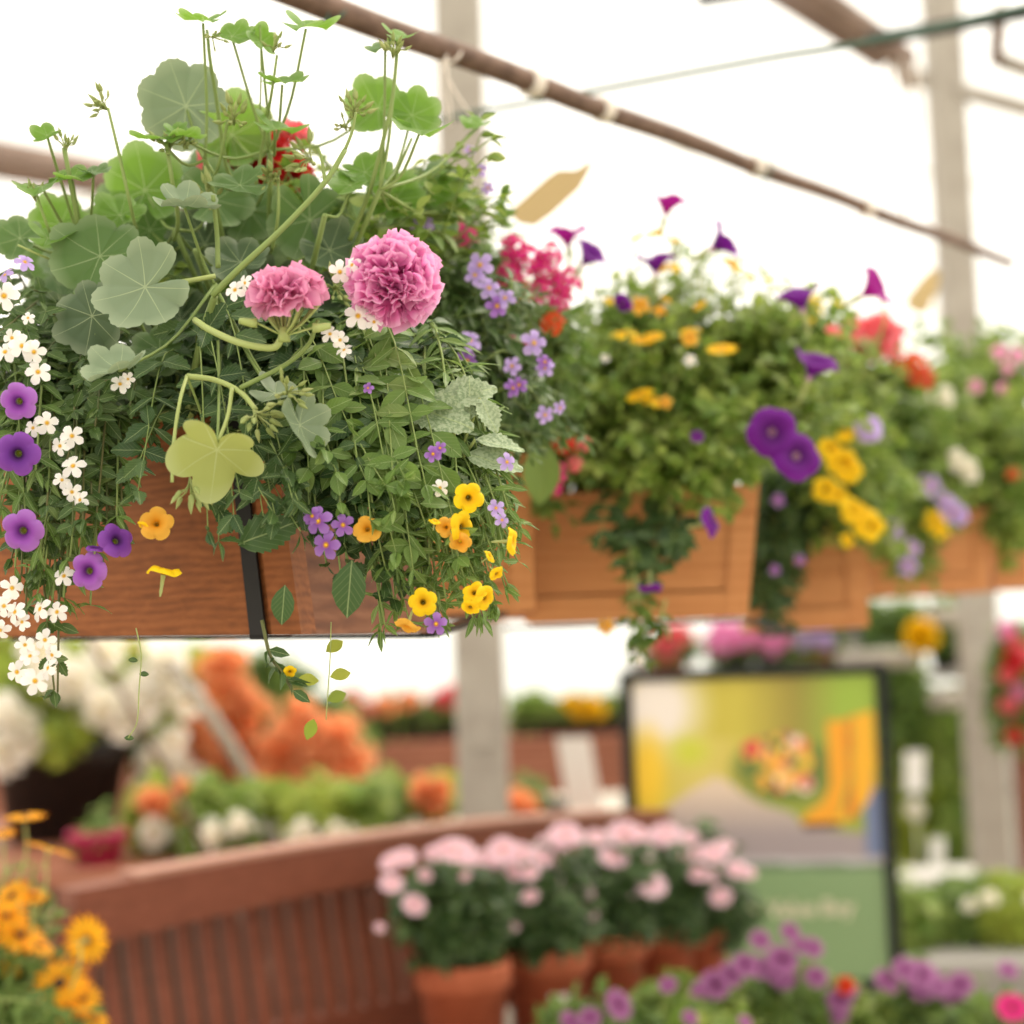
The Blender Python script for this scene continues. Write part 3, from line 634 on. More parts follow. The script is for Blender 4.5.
# --- pink ivy geranium, hand placed
g = empty('ivy_geranium', soilpt(WA, HA, .1, .12), 'tall ivy geranium with double pink blooms and big scalloped leaves, nearest box', 'flowering plant')
gl = []    # px, py, depth, size, tip angle deg, normal, mat, template
GL = [
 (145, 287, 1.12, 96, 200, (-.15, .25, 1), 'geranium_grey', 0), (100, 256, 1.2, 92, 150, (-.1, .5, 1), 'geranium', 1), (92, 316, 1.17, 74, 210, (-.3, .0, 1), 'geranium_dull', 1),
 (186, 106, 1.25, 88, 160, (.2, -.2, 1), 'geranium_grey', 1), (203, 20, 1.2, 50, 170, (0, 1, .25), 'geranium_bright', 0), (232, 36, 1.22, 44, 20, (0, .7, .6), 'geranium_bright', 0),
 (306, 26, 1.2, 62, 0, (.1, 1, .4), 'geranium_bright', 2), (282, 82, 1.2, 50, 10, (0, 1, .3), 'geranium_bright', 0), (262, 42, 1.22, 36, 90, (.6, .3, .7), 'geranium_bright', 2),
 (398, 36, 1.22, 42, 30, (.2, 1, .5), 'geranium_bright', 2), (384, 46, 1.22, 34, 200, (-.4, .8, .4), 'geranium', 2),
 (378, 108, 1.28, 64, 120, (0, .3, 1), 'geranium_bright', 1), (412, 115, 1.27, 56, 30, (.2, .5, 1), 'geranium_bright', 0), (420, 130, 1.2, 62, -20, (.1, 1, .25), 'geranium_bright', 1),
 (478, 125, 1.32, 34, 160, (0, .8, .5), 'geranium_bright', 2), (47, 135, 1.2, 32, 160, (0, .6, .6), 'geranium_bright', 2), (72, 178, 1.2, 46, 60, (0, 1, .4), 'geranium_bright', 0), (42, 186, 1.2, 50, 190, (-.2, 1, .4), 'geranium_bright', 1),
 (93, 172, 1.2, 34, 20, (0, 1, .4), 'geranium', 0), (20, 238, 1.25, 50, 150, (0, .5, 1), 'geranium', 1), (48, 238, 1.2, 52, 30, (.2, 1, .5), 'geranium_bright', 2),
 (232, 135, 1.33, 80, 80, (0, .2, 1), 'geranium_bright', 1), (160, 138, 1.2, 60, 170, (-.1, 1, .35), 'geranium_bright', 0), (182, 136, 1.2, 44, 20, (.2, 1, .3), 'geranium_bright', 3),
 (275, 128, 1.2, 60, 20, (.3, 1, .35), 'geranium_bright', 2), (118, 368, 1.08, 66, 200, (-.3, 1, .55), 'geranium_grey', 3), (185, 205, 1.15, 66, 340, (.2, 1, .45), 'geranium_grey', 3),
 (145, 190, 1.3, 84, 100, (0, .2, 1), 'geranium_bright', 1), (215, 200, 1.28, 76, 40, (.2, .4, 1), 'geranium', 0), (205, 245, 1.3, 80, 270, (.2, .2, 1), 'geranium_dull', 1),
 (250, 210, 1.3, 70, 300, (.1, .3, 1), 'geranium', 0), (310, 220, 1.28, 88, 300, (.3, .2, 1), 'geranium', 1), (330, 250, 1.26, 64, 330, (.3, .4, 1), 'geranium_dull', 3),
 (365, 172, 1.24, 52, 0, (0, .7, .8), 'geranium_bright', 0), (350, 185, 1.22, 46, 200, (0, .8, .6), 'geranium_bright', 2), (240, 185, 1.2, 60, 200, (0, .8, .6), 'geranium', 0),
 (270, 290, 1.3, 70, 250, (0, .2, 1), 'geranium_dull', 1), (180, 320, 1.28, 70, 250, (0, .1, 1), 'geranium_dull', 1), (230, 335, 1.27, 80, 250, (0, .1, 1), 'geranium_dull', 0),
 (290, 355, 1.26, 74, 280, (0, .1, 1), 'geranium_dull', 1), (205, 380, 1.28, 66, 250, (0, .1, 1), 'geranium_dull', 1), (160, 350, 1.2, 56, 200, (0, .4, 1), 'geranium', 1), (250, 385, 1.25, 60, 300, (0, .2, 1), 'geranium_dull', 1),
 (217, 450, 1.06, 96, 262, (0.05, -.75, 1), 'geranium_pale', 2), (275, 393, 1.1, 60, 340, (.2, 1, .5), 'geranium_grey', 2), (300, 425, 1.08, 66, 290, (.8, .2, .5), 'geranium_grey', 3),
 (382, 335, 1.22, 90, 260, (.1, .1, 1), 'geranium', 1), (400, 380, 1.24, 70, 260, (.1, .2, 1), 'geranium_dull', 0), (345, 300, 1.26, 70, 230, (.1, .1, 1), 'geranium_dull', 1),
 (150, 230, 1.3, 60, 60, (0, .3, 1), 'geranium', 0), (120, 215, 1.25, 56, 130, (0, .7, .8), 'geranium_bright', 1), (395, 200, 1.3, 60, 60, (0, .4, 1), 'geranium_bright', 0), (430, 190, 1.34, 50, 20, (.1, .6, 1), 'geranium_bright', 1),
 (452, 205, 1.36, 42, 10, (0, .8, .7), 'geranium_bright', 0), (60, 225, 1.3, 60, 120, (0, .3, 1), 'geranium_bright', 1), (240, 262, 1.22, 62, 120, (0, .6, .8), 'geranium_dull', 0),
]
LB = dict(geranium_pale='pale yellow-green leaf hanging over the box front', geranium_grey='silvery green scalloped leaf')
gm = {}
for (px, py, d, s, a, n, mt, ti) in GL:
    if (mt, ti) not in gm:
        b = Bag(); b.inst(TG[ti], frames((0, 0, 1), (0, 1, 0)), np.zeros((1, 3)), np.ones(1)); gm[(mt, ti)] = b.mesh('geranium_leaf', [MT[mt]])
    R = frames(cv(*n), cv(math.cos(math.radians(a)), math.sin(math.radians(a)), .0001))[0]; p = P(px, py, d) - np.array(g.location)
    Mx = Matrix.Translation(Vector(p)) @ Matrix([list(R[0]) + [0], list(R[1]) + [0], list(R[2]) + [0], [0, 0, 0, 1]]) @ Matrix.Scale(s / F * d * 1.04, 4)
    part('leaf', gm[(mt, ti)], g, LB.get(mt), Mx)
ss = Bag(); sl = Bag()
nodes = [P(*q) for q in ((215, 285, 1.18), (195, 250, 1.22), (240, 300, 1.25), (325, 215, 1.2), (300, 260, 1.25), (80, 240, 1.25), (175, 230, 1.25), (380, 190, 1.22), (270, 150, 1.25), (205, 160, 1.22), (130, 300, 1.2), (350, 320, 1.25))]
for (px, py, d, s, a, n, mt, ti) in GL[:]:
    if (px, py) in ((213, 456), (145, 287)): continue
    q = P(px, py, d); q = q - cv(*n) * .0022; nd = min(nodes, key=lambda v: np.linalg.norm(v - q) + (0.3 if np.linalg.norm(v - q) < .03 else 0)); 
    tube(ss, smooth_path([q, (q + nd) / 2 + np.array([0, 0.01, -.008]), nd], 8), .0011, .0014, 5)
for pts, r0_, r1_, bg in [
 ([(212, 296, 1.13), (240, 268, 1.13), (285, 226, 1.14), (325, 182, 1.15), (345, 150, 1.16)], .0026, .0018, ss), ([(325, 182, 1.15), (322, 160, 1.15), (318, 148, 1.15)], .0013, .001, ss),
 ([(145, 287, 1.125), (180, 282, 1.13), (215, 276, 1.14)], .0016, .002, sl), ([(195, 320, 1.12), (210, 330, 1.1), (240, 343, 1.08), (272, 348, 1.08), (282, 338, 1.08)], .0023, .0026, sl),
 ([(187, 376, 1.1), (215, 380, 1.1), (240, 392, 1.09), (256, 410, 1.08)], .0021, .0018, sl), ([(240, 388, 1.09), (285, 365, 1.1), (308, 345, 1.1), (318, 320, 1.1)], .0018, .0015, ss),
 ([(232, 388, 1.09), (228, 415, 1.08), (219, 440, 1.065)], .0016, .0013, sl), ([(187, 376, 1.1), (180, 400, 1.08), (174, 440, 1.07), (172, 482, 1.06)], .0014, .0012, sl),
 ([(187, 376, 1.1), (200, 410, 1.12), (205, 430, 1.13)], .001, .001, ss),
 ([(397, 54, 1.22), (392, 100, 1.22), (382, 145, 1.22), (368, 195, 1.23), (350, 240, 1.25)], .0014, .002, ss), ([(207, 30, 1.22), (210, 60, 1.22), (215, 90, 1.23), (225, 160, 1.25), (232, 180, 1.26)], .0013, .0018, ss),
 ([(64, 148, 1.2), (70, 180, 1.2), (76, 215, 1.21), (78, 245, 1.22)], .0018, .002, ss), ([(108, 108, 1.2), (118, 150, 1.2), (128, 195, 1.2), (136, 230, 1.22)], .0011, .0015, ss),
 ([(260, 25, 1.22), (261, 70, 1.22), (260, 112, 1.23)], .0006, .0008, ss), ([(277, 55, 1.2), (272, 90, 1.2), (266, 125, 1.22), (255, 190, 1.24)], .001, .0014, ss),
 ([(166, 142, 1.2), (172, 180, 1.2), (178, 220, 1.22), (174, 240, 1.24)], .0016, .0018, ss), ([(228, 120, 1.2), (220, 160, 1.21), (214, 178, 1.22)], .0013, .0015, ss), ([(213, 195, 1.16), (217, 235, 1.17), (218, 268, 1.17)], .0016, .002, ss),
 ([(278, 175, 1.2), (278, 215, 1.2), (272, 250, 1.22)], .0012, .0014, ss), ([(35, 190, 1.2), (45, 220, 1.2), (60, 258, 1.22)], .001, .0013, ss), ([(412, 138, 1.24), (400, 165, 1.24), (388, 195, 1.25)], .001, .0013, ss),
 ([(18, 245, 1.2), (40, 255, 1.2), (72, 268, 1.22)], .0008, .001, sl), ([(215, 296, 1.14), (205, 325, 1.15), (195, 370, 1.17), (190, 420, 1.25)], .0026, .003, ss), ([(345, 150, 1.16), (352, 132, 1.16), (356, 112, 1.16)], .0013, .001, ss)]:
    if bg is sl: bq_ = Bag(); tube(bq_, smooth_path([P(*q) for q in pts]), r0_, r1_, 7); bpart('stalk', bq_, MT['stem_light'], g, 'thick pale green stalk', smooth=True)
    else: tube(bg, smooth_path([P(*q) for q in pts]), r0_, r1_, 7)
for q in nodes: tube(ss, smooth_path([q, (q + np.array(g.location)) / 2 + (0, .02, .0), np.array(g.location)], 8), .0022, .003, 6)
bpart('stem', ss, MT['stem'], g, smooth=True)
# umbels of green buds
def buds(root, px, py, d, size, axis, n=14, col='bud', seed=1):
    b = Bag(); r_ = np.random.default_rng(seed); c = P(px, py, d); ax = cv(*axis); s = size / F * d
    bt = Bag(); V = []; prof = [(.02, 0), (.16, .1), (.2, .3), (.16, .6), (.06, .9), (.01, 1.05)]
    for rr, z in prof:
        for k in range(8): V.append((rr * math.cos(2 * PI * k / 8), rr * math.sin(2 * PI * k / 8), z))
    bt.add(V, grid_faces(len(prof), 8, True)); T = bt.template()
    base = c - ax * s * .4
    for i in range(n):
        dr = nz(ax + nz(r_.normal(size=3)) * .85); q = base + dr * s * r_.uniform(.35, .6)
        tube(b, smooth_path([base, base + (dr + ax) * s * .15, q], 4), .0006, .0006, 4)
        R = frames(nz(dr), nz(r_.normal(size=3))); b.inst(T, R, [q], [s * r_.uniform(.24, .36)])
    return bpart('bud_cluster', b, MT[col], root, smooth=True)
for i, (px, py, s, ax) in enumerate(((98, 102, 32, (-.4, .3, .3)), (192, 494, 44, (.2, -1, .3)), (64, 142, 30, (0, .7, .6)), (30, 192, 28, (-.3, .6, .4)), (168, 140, 34, (0, .6, .8)), (232, 112, 40, (0, .5, .6)), (305, 152, 44, (-.4, .5, .7)),
                                 (357, 105, 36, (.3, .7, .5)), (345, 122, 30, (0, .4, .7)), (395, 45, 34, (.2, .9, .4)), (270, 172, 38, (-.2, .4, .7)), (205, 192, 44, (-.2, .5, .8)), (262, 420, 46, (.6, -.6, .6)), (290, 390, 36, (.4, .2, .8)),
                                 (275, 42, 26, (.2, .7, .4)), (213, 38, 22, (.2, -.3, .6)), (337, 285, 40, (.3, .2, .8)), (185, 140, 24, (.3, .4, .6)))):
    buds(g, px, py, (1.2 if py < 300 else 1.07), s, ax, 14 if s > 30 else 8, seed=i)
add_flower(g, flower_mesh('pompom', 'pink', seed=1), 394, 281, 1.1, 82, (.15, .25, 1), 'flower_head', label='full double pink flower head')
add_flower(g, flower_mesh('halfopen', 'softpink', seed=2), 288, 300, 1.08, 72, (0, 1, .25), 'flower_head', label='half open pale pink flower head')
b = Bag(); c0 = P(284, 336, 1.08); r_ = np.random.default_rng(3)
for i in range(15):
    q = P(288 + r_.uniform(-34, 34), 300 + r_.uniform(0, 10), 1.08 + r_.uniform(-.015, .02)); tube(b, smooth_path([c0, (c0 + q) / 2 + (0, 0, -.003), q], 5), .0008, .0014, 5)
for px, py in ((257, 323), (313, 328)):
    q = P(px, py, 1.07); bt = Bag(); tube(b, smooth_path([c0, q], 3), .0008, .0008, 5); tube(b, [q, q + cv(.6 if px > 284 else -.8, 0, 0) * .004, q + cv(.8 if px > 284 else -.8, .1, 0) * .009, q + cv(.8 if px > 284 else -.8, .1, 0) * .012], .0035, .002, 8)
tube(b, [c0 - UP * .004, c0 + UP * .002, c0 + UP * .006], .0045, .003, 8); bpart('pedicel', b, MT['stem_light'], g, smooth=True)

W5 = flower_mesh('five', 'white'); W5b = flower_mesh('five', 'white', seed=4); LV = flower_mesh('five', 'lavender'); LL = flower_mesh('five', 'lilac')
TP = flower_mesh('trumpet', 'purple'); TM = flower_mesh('trumpet', 'mauve', seed=2); TY = flower_mesh('trumpet', 'yellow'); TA = flower_mesh('trumpet', 'amber', seed=3)
# --- white bacopa trailing over the left
r = empty('white_bacopa', soilpt(WA, HA, .26, .08), 'trailing bacopa dotted with tiny white flowers at the left end of the nearest box', 'flowering plant')
leafy(r, [(30, 330, 1.2, 55, 70, .06), (40, 420, 1.16, 60, 70, .06), (110, 400, 1.16, 50, 60, .05), (60, 500, 1.14, 60, 60, .05), (25, 570, 1.14, 35, 50, .03), (45, 640, 1.12, 22, 45, .02, 900), (85, 500, 1.14, 45, 60, .04)], 90, [TL['serr'], TL['ov']], .017, 11, MT['small'], MT['stem_dark'], lift=.03, outw=.7, facecam=.5)
for px, py, s in ((4, 296, 30), (22, 346, 26), (5, 352, 24), (12, 338, 20), (38, 372, 26), (47, 423, 24), (33, 428, 18), (72, 436, 24), (60, 446, 20), (73, 466, 26), (62, 480, 18), (72, 492, 20), (80, 500, 20), (64, 576, 22), (12, 588, 24), (4, 606, 22),
                 (15, 612, 24), (40, 609, 26), (57, 612, 22), (45, 640, 22), (30, 656, 20), (17, 672, 24), (35, 681, 28), (48, 668, 24), (25, 645, 20), (120, 384, 20), (128, 379, 14), (34, 352, 24), (340, 340, 18), (330, 334, 20), (344, 350, 18), (358, 316, 28), (374, 322, 18),
                 (340, 272, 24), (352, 265, 20), (235, 290, 22), (245, 283, 18), (28, 318, 14), (22, 622, 18), (52, 655, 20), (440, 488, 18), (0, 630, 22)):
    d = 1.1 if px < 200 else 1.09; add_flower(r, W5 if rng.random() < .5 else W5b, px, py, d, s * 1.02, (rng.normal() * .3 - .1, rng.normal() * .25 + .1, 1))
# --- purple calibrachoa
r = empty('purple_calibrachoa', soilpt(WA, HA, .2, .05), 'calibrachoa with round purple trumpet flowers hanging in front of the nearest box', 'flowering plant')
leafy(r, [(20, 470, 1.13, 40, 70, .03), (70, 550, 1.13, 50, 35, .03), (110, 510, 1.12, 30, 30, .03), (40, 540, 1.12, 40, 50, .03)], 22, TL['lance'], .024, 8, MT['calib'], MT['stem'], lift=.02, facecam=.5)
for m_, px, py, s, n in ((TM, 18, 402, 40, (0, -.2, 1)), (TP, 17, 454, 46, (.1, -.1, 1)), (TM, 22, 531, 44, (.05, -.1, 1)), (TM, 88, 571, 40, (-.1, .1, 1)), (TP, 117, 540, 38, (.6, .2, .7)), (TP, 95, 548, 18, (.2, 1, .3)), (LL, 25, 262, 22, (.6, .4, .6)), (LL, 5, 275, 20, (-.4, .6, .6))):
    add_flower(r, m_, px, py, 1.09, s, n)
# --- dense dark green filler in the middle with violet flowers
r = empty('violet_nemesia', soilpt(WA, HA, .06, .06), 'dense green nemesia with small violet flowers over the right end of the nearest box', 'flowering plant')
leafy(r, [(320, 400, 1.18, 85, 70, .06), (350, 480, 1.14, 70, 75, .05), (400, 420, 1.2, 80, 70, .06), (440, 470, 1.18, 60, 60, .05), (300, 330, 1.22, 90, 40, .05), (380, 545, 1.14, 55, 45, .04), (410, 350, 1.22, 60, 50, .05), (170, 375, 1.27, 60, 30, .03)], 160, [TL['ov'], TL['oval'], TL['serr']], .021, 9, MT['dark'], MT['stem'], lift=.03, outw=.7, facecam=.5)
for m_, px, py, s in ((LV, 326, 545, 30), (LV, 318, 521, 30), (LV, 343, 525, 24), (LV, 433, 454, 18), (LV, 440, 448, 14), (LV, 368, 388, 12), (LL, 507, 462, 20), (LV, 436, 624, 24), (LV, 312, 516, 20), (LL, 496, 508, 18), (LL, 502, 520, 16)):
    add_flower(r, m_, px, py, 1.08, s, (rng.normal() * .25, .1, 1))
# --- smooth oval leaved sprays in front (lighter)
r = empty('trailing_vinca', soilpt(WA, HA, .03, .05), 'smooth oval leaved trailing sprays in front of the nearest box, above the yellow flowers', 'trailing plant')
leafy(r, [(350, 470, 1.1, 60, 50, .02), (400, 500, 1.09, 50, 45, .02), (440, 520, 1.1, 40, 40, .02), (320, 420, 1.12, 50, 40, .02)], 26, [TL['oval'], TL['ov'], TL['lance']], .024, 9, MT['calib'], MT['stem'], lift=.02, facecam=.7, up=.4, t0=.12, stem_r=.0008)
# --- mint like sprigs under the pale leaf
r = empty('trailing_mint', soilpt(WA, HA, .1, .04), 'toothed mint leaves trailing across the front board beside the black strap', 'trailing plant')
leafy(r, [(195, 520, 1.09, 35, 25, .02), (250, 500, 1.09, 30, 30, .02), (285, 490, 1.09, 30, 35, .02), (300, 455, 1.1, 30, 30, .02), (150, 480, 1.1, 30, 25, .02)], 17, [TL['serr'], TL['lance']], .022, 8, MT['dark'], MT['stem'], lift=.02, facecam=.7, up=.4, stem_r=.0007, t0=.25)
b = Bag()
for px, py, s, a, n, m_ in ((238, 545, 66, 25, (0, .3, 1), 0), (352, 560, 58, 265, (0, .1, 1), 1), (285, 585, 40, 265, (0, .1, 1), 1)):
    b = Bag(); b.inst(TL['serr2'] if m_ == 0 else TL['oval'], frames(cv(*n), cv(math.cos(math.radians(a)), math.sin(math.radians(a)), 0)), [P(px, py, 1.09)], [s / F * 1.09])
    bpart('leaf', b, MT['dark'], r, 'large toothed dark green leaf' if m_ == 0 else None, smooth=True)
# --- yellow calibrachoa
r = empty('yellow_calibrachoa', soilpt(WA, HA, .02, .1), 'yellow calibrachoa cascading over the right end of the nearest box', 'flowering plant')
leafy(r, [(430, 530, 1.13, 60, 50, .04), (460, 580, 1.13, 50, 45, .03), (490, 540, 1.14, 35, 50, .03), (410, 580, 1.13, 45, 35, .03), (470, 500, 1.16, 50, 40, .04), (500, 510, 1.14, 20, 30, .02)], 95, [TL['lance'], TL['thin'], TL['lance']], .022, 10, MT['calib'], MT['stem'], lift=.02, facecam=.5)
for m_, px, py, s, n in ((TY, 469, 498, 32, (.1, -.1, 1)), (TY, 463, 527, 34, (.7, -.2, .6)), (TA, 446, 527, 22, (-.3, 0, 1)), (TY, 423, 602, 30, (0, .1, 1)), (TA, 407, 627, 28, (-.3, -1, .4)), (TY, 474, 592, 26, (-.2, .5, .8)), (TY, 485, 598, 26, (.5, -.2, .7)),
                    (TY, 470, 608, 20, (-.3, -.5, .6)), (TY, 513, 541, 30, (1, .1, .2)), (TY, 497, 574, 18, (.5, -.5, .5)), (TY, 490, 556, 16, (.8, .5, .3)), (TA, 367, 528, 32, (-.3, .5, .8)), (TY, 435, 521, 14, (.2, 1, .2)), (TA, 156, 523, 36, (.1, .35, 1)), (TY, 143, 526, 14, (-.4, -.6, .6)),
                    (TY, 164, 570, 36, (.1, 1, .1)), (TA, 460, 543, 24, (-.1, -.5, .7))):
    add_flower(r, m_, px, py, 1.08, s, n)
# --- variegated plectranthus
r = empty('variegated_plectranthus', soilpt(WA, HA, .0, .16), 'grey-white mottled plectranthus leaves at the back right of the nearest box', 'foliage plant')
b = Bag(); st = Bag(); cpl = P(458, 452, 1.16)
for px, py, s, a, n in ((405, 402, 76, -28, (-.1, .6, 1)), (470, 420, 46, 90, (.1, .1, 1)), (465, 455, 60, -15, (.1, .8, .7)), (440, 400, 60, 20, (0, .6, 1)), (380, 385, 40, 10, (0, .8, .8)), (452, 420, 50, 60, (-.1, .5, 1)), (480, 398, 40, -70, (.3, .5, 1)), (430, 440, 50, 210, (-.2, .6, 1)),
                        (475, 440, 52, 10, (.2, .9, .5)), (420, 420, 44, 100, (0, .5, 1)), (448, 470, 40, -60, (.2, .3, 1))):
    b.inst(TL['serr2'], frames(cv(*n), cv(math.cos(math.radians(a)), math.sin(math.radians(a)), 0)), [P(px, py, 1.14)], [s / F * 1.14])
    tube(st, smooth_path([P(px, py, 1.14), (P(px, py, 1.14) + cpl) / 2 + (0, 0, -.004), cpl], 5), .0011, .0014, 5)
tube(st, smooth_path([cpl, (cpl + np.array(r.location)) / 2, r.location], 6), .002, .0025, 6)
bpart('foliage', b, MT['varieg'], r, smooth=True); bpart('stem', st, MT['stem_light'], r, smooth=True)
# --- lavender bacopa behind, and verbena / red geranium
r = empty('lavender_bacopa', soilpt(WA, HA, -.0, .2), 'bushy bacopa with lavender flowers filling the gap behind the nearest box', 'flowering plant')
leafy(r, [(470, 320, 1.42, 75, 70, .08), (500, 400, 1.4, 55, 60, .06), (430, 270, 1.42, 70, 60, .06), (440, 370, 1.36, 50, 50, .05), (540, 410, 1.45, 30, 40, .05)], 150, [TL['ov'], TL['lance']], .021, 9, MT['small'], MT['stem'], lift=.03, outw=.7, facecam=.4)
for m_, px, py, s in ((LV, 467, 361, 24), (LV, 497, 306, 24), (LL, 480, 265, 28), (LL, 489, 288, 24), (LL, 505, 298, 22), (LL, 470, 340, 26), (LL, 534, 343, 28), (LV, 513, 388, 20), (LL, 545, 368, 20), (LL, 512, 366, 20), (LV, 519, 385, 18), (LL, 545, 415, 20), (LL, 475, 275, 22), (LL, 430, 335, 14), (LL, 422, 224, 26), (LV, 545, 362, 18), (LL, 560, 408, 16)):
    add_flower(r, m_, px, py, 1.33, s, (rng.normal() * .3, .2 + rng.normal() * .2, 1))
r = empty('magenta_verbena', soilpt(WB, HB, .1, .05), 'verbena with magenta and scarlet flower clusters between the first and second boxes', 'flowering plant')
leafy(r, [(520, 300, 1.6, 55, 60, .08), (460, 230, 1.55, 60, 50, .06), (560, 350, 1.6, 30, 60, .06), (470, 235, 1.6, 30, 25, .05), (430, 225, 1.6, 40, 30, .05)], 110, [TL['serr'], TL['ov']], .026, 8, MT['calib'], MT['stem'], lift=.04, outw=.7)
CM = flower_mesh('cluster', 'magenta'); CR = flower_mesh('cluster', 'red'); CV = flower_mesh('cluster', 'vermilion')
for m_, px, py, s in ((CM, 525, 262, 40), (CM, 512, 248, 34), (CM, 545, 272, 34), (CM, 452, 230, 34), (CM, 540, 292, 34), (CV, 523, 292, 28), (CV, 552, 325, 30), (CM, 518, 345, 28), (CM, 510, 275, 34), (CM, 567, 285, 38), (CM, 550, 258, 34), (CM, 465, 238, 28), (CM, 357, 214, 26), (CM, 560, 300, 30)):
    add_flower(r, m_, px, py, 1.52, s, (rng.normal() * .2, .5, 1), 'flower_head')
r = empty('red_geranium', soilpt(WA, HA, .12, .2), 'red and coral geranium half hidden behind the tall pink one', 'flowering plant')
b = Bag(); st = Bag()
for i in range(38):
    px, py = rng.uniform(60, 440), rng.uniform(160, 330); py = max(py, 265 - .9 * (px - 60)) if px < 150 else max(py, 185 - 20 * math.sin((px - 40) / 400 * PI)); d = rng.uniform(1.38, 1.5); q = P(px, py, d)
    b.inst(TG[rng.integers(2)], frames(cv(rng.normal() * .4, .5 + rng.normal() * .3, 1), cv(rng.normal(), rng.normal(), 0)), [q], [rng.uniform(60, 88) / F * d]); tube(st, smooth_path([q, (q + np.array(r.location)) / 2 + (0, 0, .02), r.location], 8), .0012, .002, 5)
bpart('foliage', b, MT['geranium'], r, smooth=True); bpart('stem', st, MT['stem'], r, smooth=True)
PR = flower_mesh('pompom', 'red', seed=5); PC = flower_mesh('begonia', 'coral', seed=5)
for m_, px, py, s in ((PR, 262, 160, 56), (PR, 292, 180, 42), (PC, 228, 165, 46), (PC, 240, 172, 40), (PR, 245, 153, 40), (PC, 292, 140, 30), (PR, 278, 168, 36)): add_flower(r, m_, px, py, 1.36, s, (0, .4, 1), 'flower_head')
# tall sprigs rising at the back
r = empty('tall_sprig_plant', soilpt(WA, HA, .06, .2), 'airy upright sprigs rising behind the pink bloom, in front of the near steel post', 'foliage plant')
leafy(r, [(330, 170, 1.34, 60, 50, .05), (440, 165, 1.34, 55, 45, .04, 1500), (380, 210, 1.3, 60, 40, .04), (470, 200, 1.4, 35, 50, .04), (240, 125, 1.35, 40, 30, .03, 400), (478, 150, 1.34, 18, 35, .03, 1200), (120, 250, 1.3, 70, 40, .04)], 48, [TL['ov'], TL['oval']], .022, 5, MT['light'], MT['stem'], lift=.04, t0=.5, up=.9)
for px, py, s in ((480, 170, 16), (488, 188, 14), (470, 150, 12)): add_flower(r, LL, px, py, 1.36, s)

# trailing bits hanging under the box
b = Bag(); r = empty('hanging_sprig', P(262, 636, 1.1), 'dark wilted sprig dangling below the black strap of the nearest box', 'sprig')
st = Bag(); pts = smooth_path([P(262, 620, 1.1), P(270, 655, 1.1), P(282, 672, 1.1), P(292, 690, 1.1)], 12); tube(st, pts, .0014, .001, 5)
for i in range(11):
    q = pts[3 + i % 9]; b.inst(TL['simple'], frames(cv(*rng.normal(size=3)), cv(rng.normal() + .5, -.3, 0)), [q], [.015])
bpart('foliage', b, MT['dark'], r, smooth=True); bpart('stem', st, MT['stem_dark'], r, smooth=True)
add_flower(r, flower_mesh('trumpet', 'petunia' if False else 'yellow'), 290, 672, 1.1, 14, (.3, -.5, 1))
b = Bag(); st = Bag(); r = empty('hanging_tendril', P(331, 630, 1.15), 'yellow-green heart shaped leaves on a thread below the nearest box', 'tendril')
pts = smooth_path([P(331, 622, 1.15), P(330, 660, 1.15), P(326, 720, 1.15)], 10); tube(st, pts, .0004, .0004, 4)
for px, py, a in ((332, 648, 40), (336, 673, 20), (333, 697, 30), (320, 715, 250), (325, 677, 180)): b.inst(TL['oval'], frames(cv(.3, .5, 1), cv(math.cos(math.radians(a)), math.sin(math.radians(a)), 0)), [P(px - 6, py + 4, 1.15)], [.016])
bpart('foliage', b, MT['lime'], r, smooth=True); bpart('stem', st, MT['stem_light'], r, smooth=True)
b = Bag(); st = Bag(); r = empty('hanging_tendril', P(138, 633, 1.12), 'hair thin tendril with one dark bud hanging below the left of the nearest box', 'tendril')
tube(st, smooth_path([P(136, 628, 1.12), P(141, 655, 1.12), P(139, 690, 1.12), P(137, 722, 1.12), P(128, 738, 1.12)], 16), .0005, .0004, 4)
for px, py in ((143, 674), (128, 738), (132, 660)): b.inst(TL['oval'], frames(cv(.3, .5, 1), cv(1, .1, 0)), [P(px - 4, py, 1.12)], [.007])
bpart('foliage', b, MT['dark'], r, smooth=True); bpart('stem', st, MT['stem_light'], r, smooth=True)
# kraft paper tags
def paper(pts, d, label, thick=.0006, ln=None):
    b = Bag(); f = [P(x, y, d) for x, y in pts]; bk = [p + fwd * thick for p in f]; n = len(pts)
    b.add(f + bk, [tuple(range(n))[::-1], tuple(range(n, 2 * n))] + [(i, (i + 1) % n, n + (i + 1) % n, n + i) for i in range(n)])
    if ln: tube(b, smooth_path([P(x, y, d) for x, y in ln], 8), .0006, .0006, 5)
    return solo('paper_tag', b, PAPER, label, 'paper tag')
paper([(507, 213), (520, 224), (535, 226), (552, 214), (580, 188), (592, 166), (589, 162), (576, 170), (558, 170), (546, 178)], 1.9, 'brown kraft paper tag hanging tilted above the magenta flowers', ln=[(590, 164), (600, 156), (608, 150)])
paper([(905, 300), (912, 312), (926, 314), (938, 290), (940, 272), (932, 268), (920, 280)], 2.9, 'small brown paper tag above the far boxes, near the right steel post')

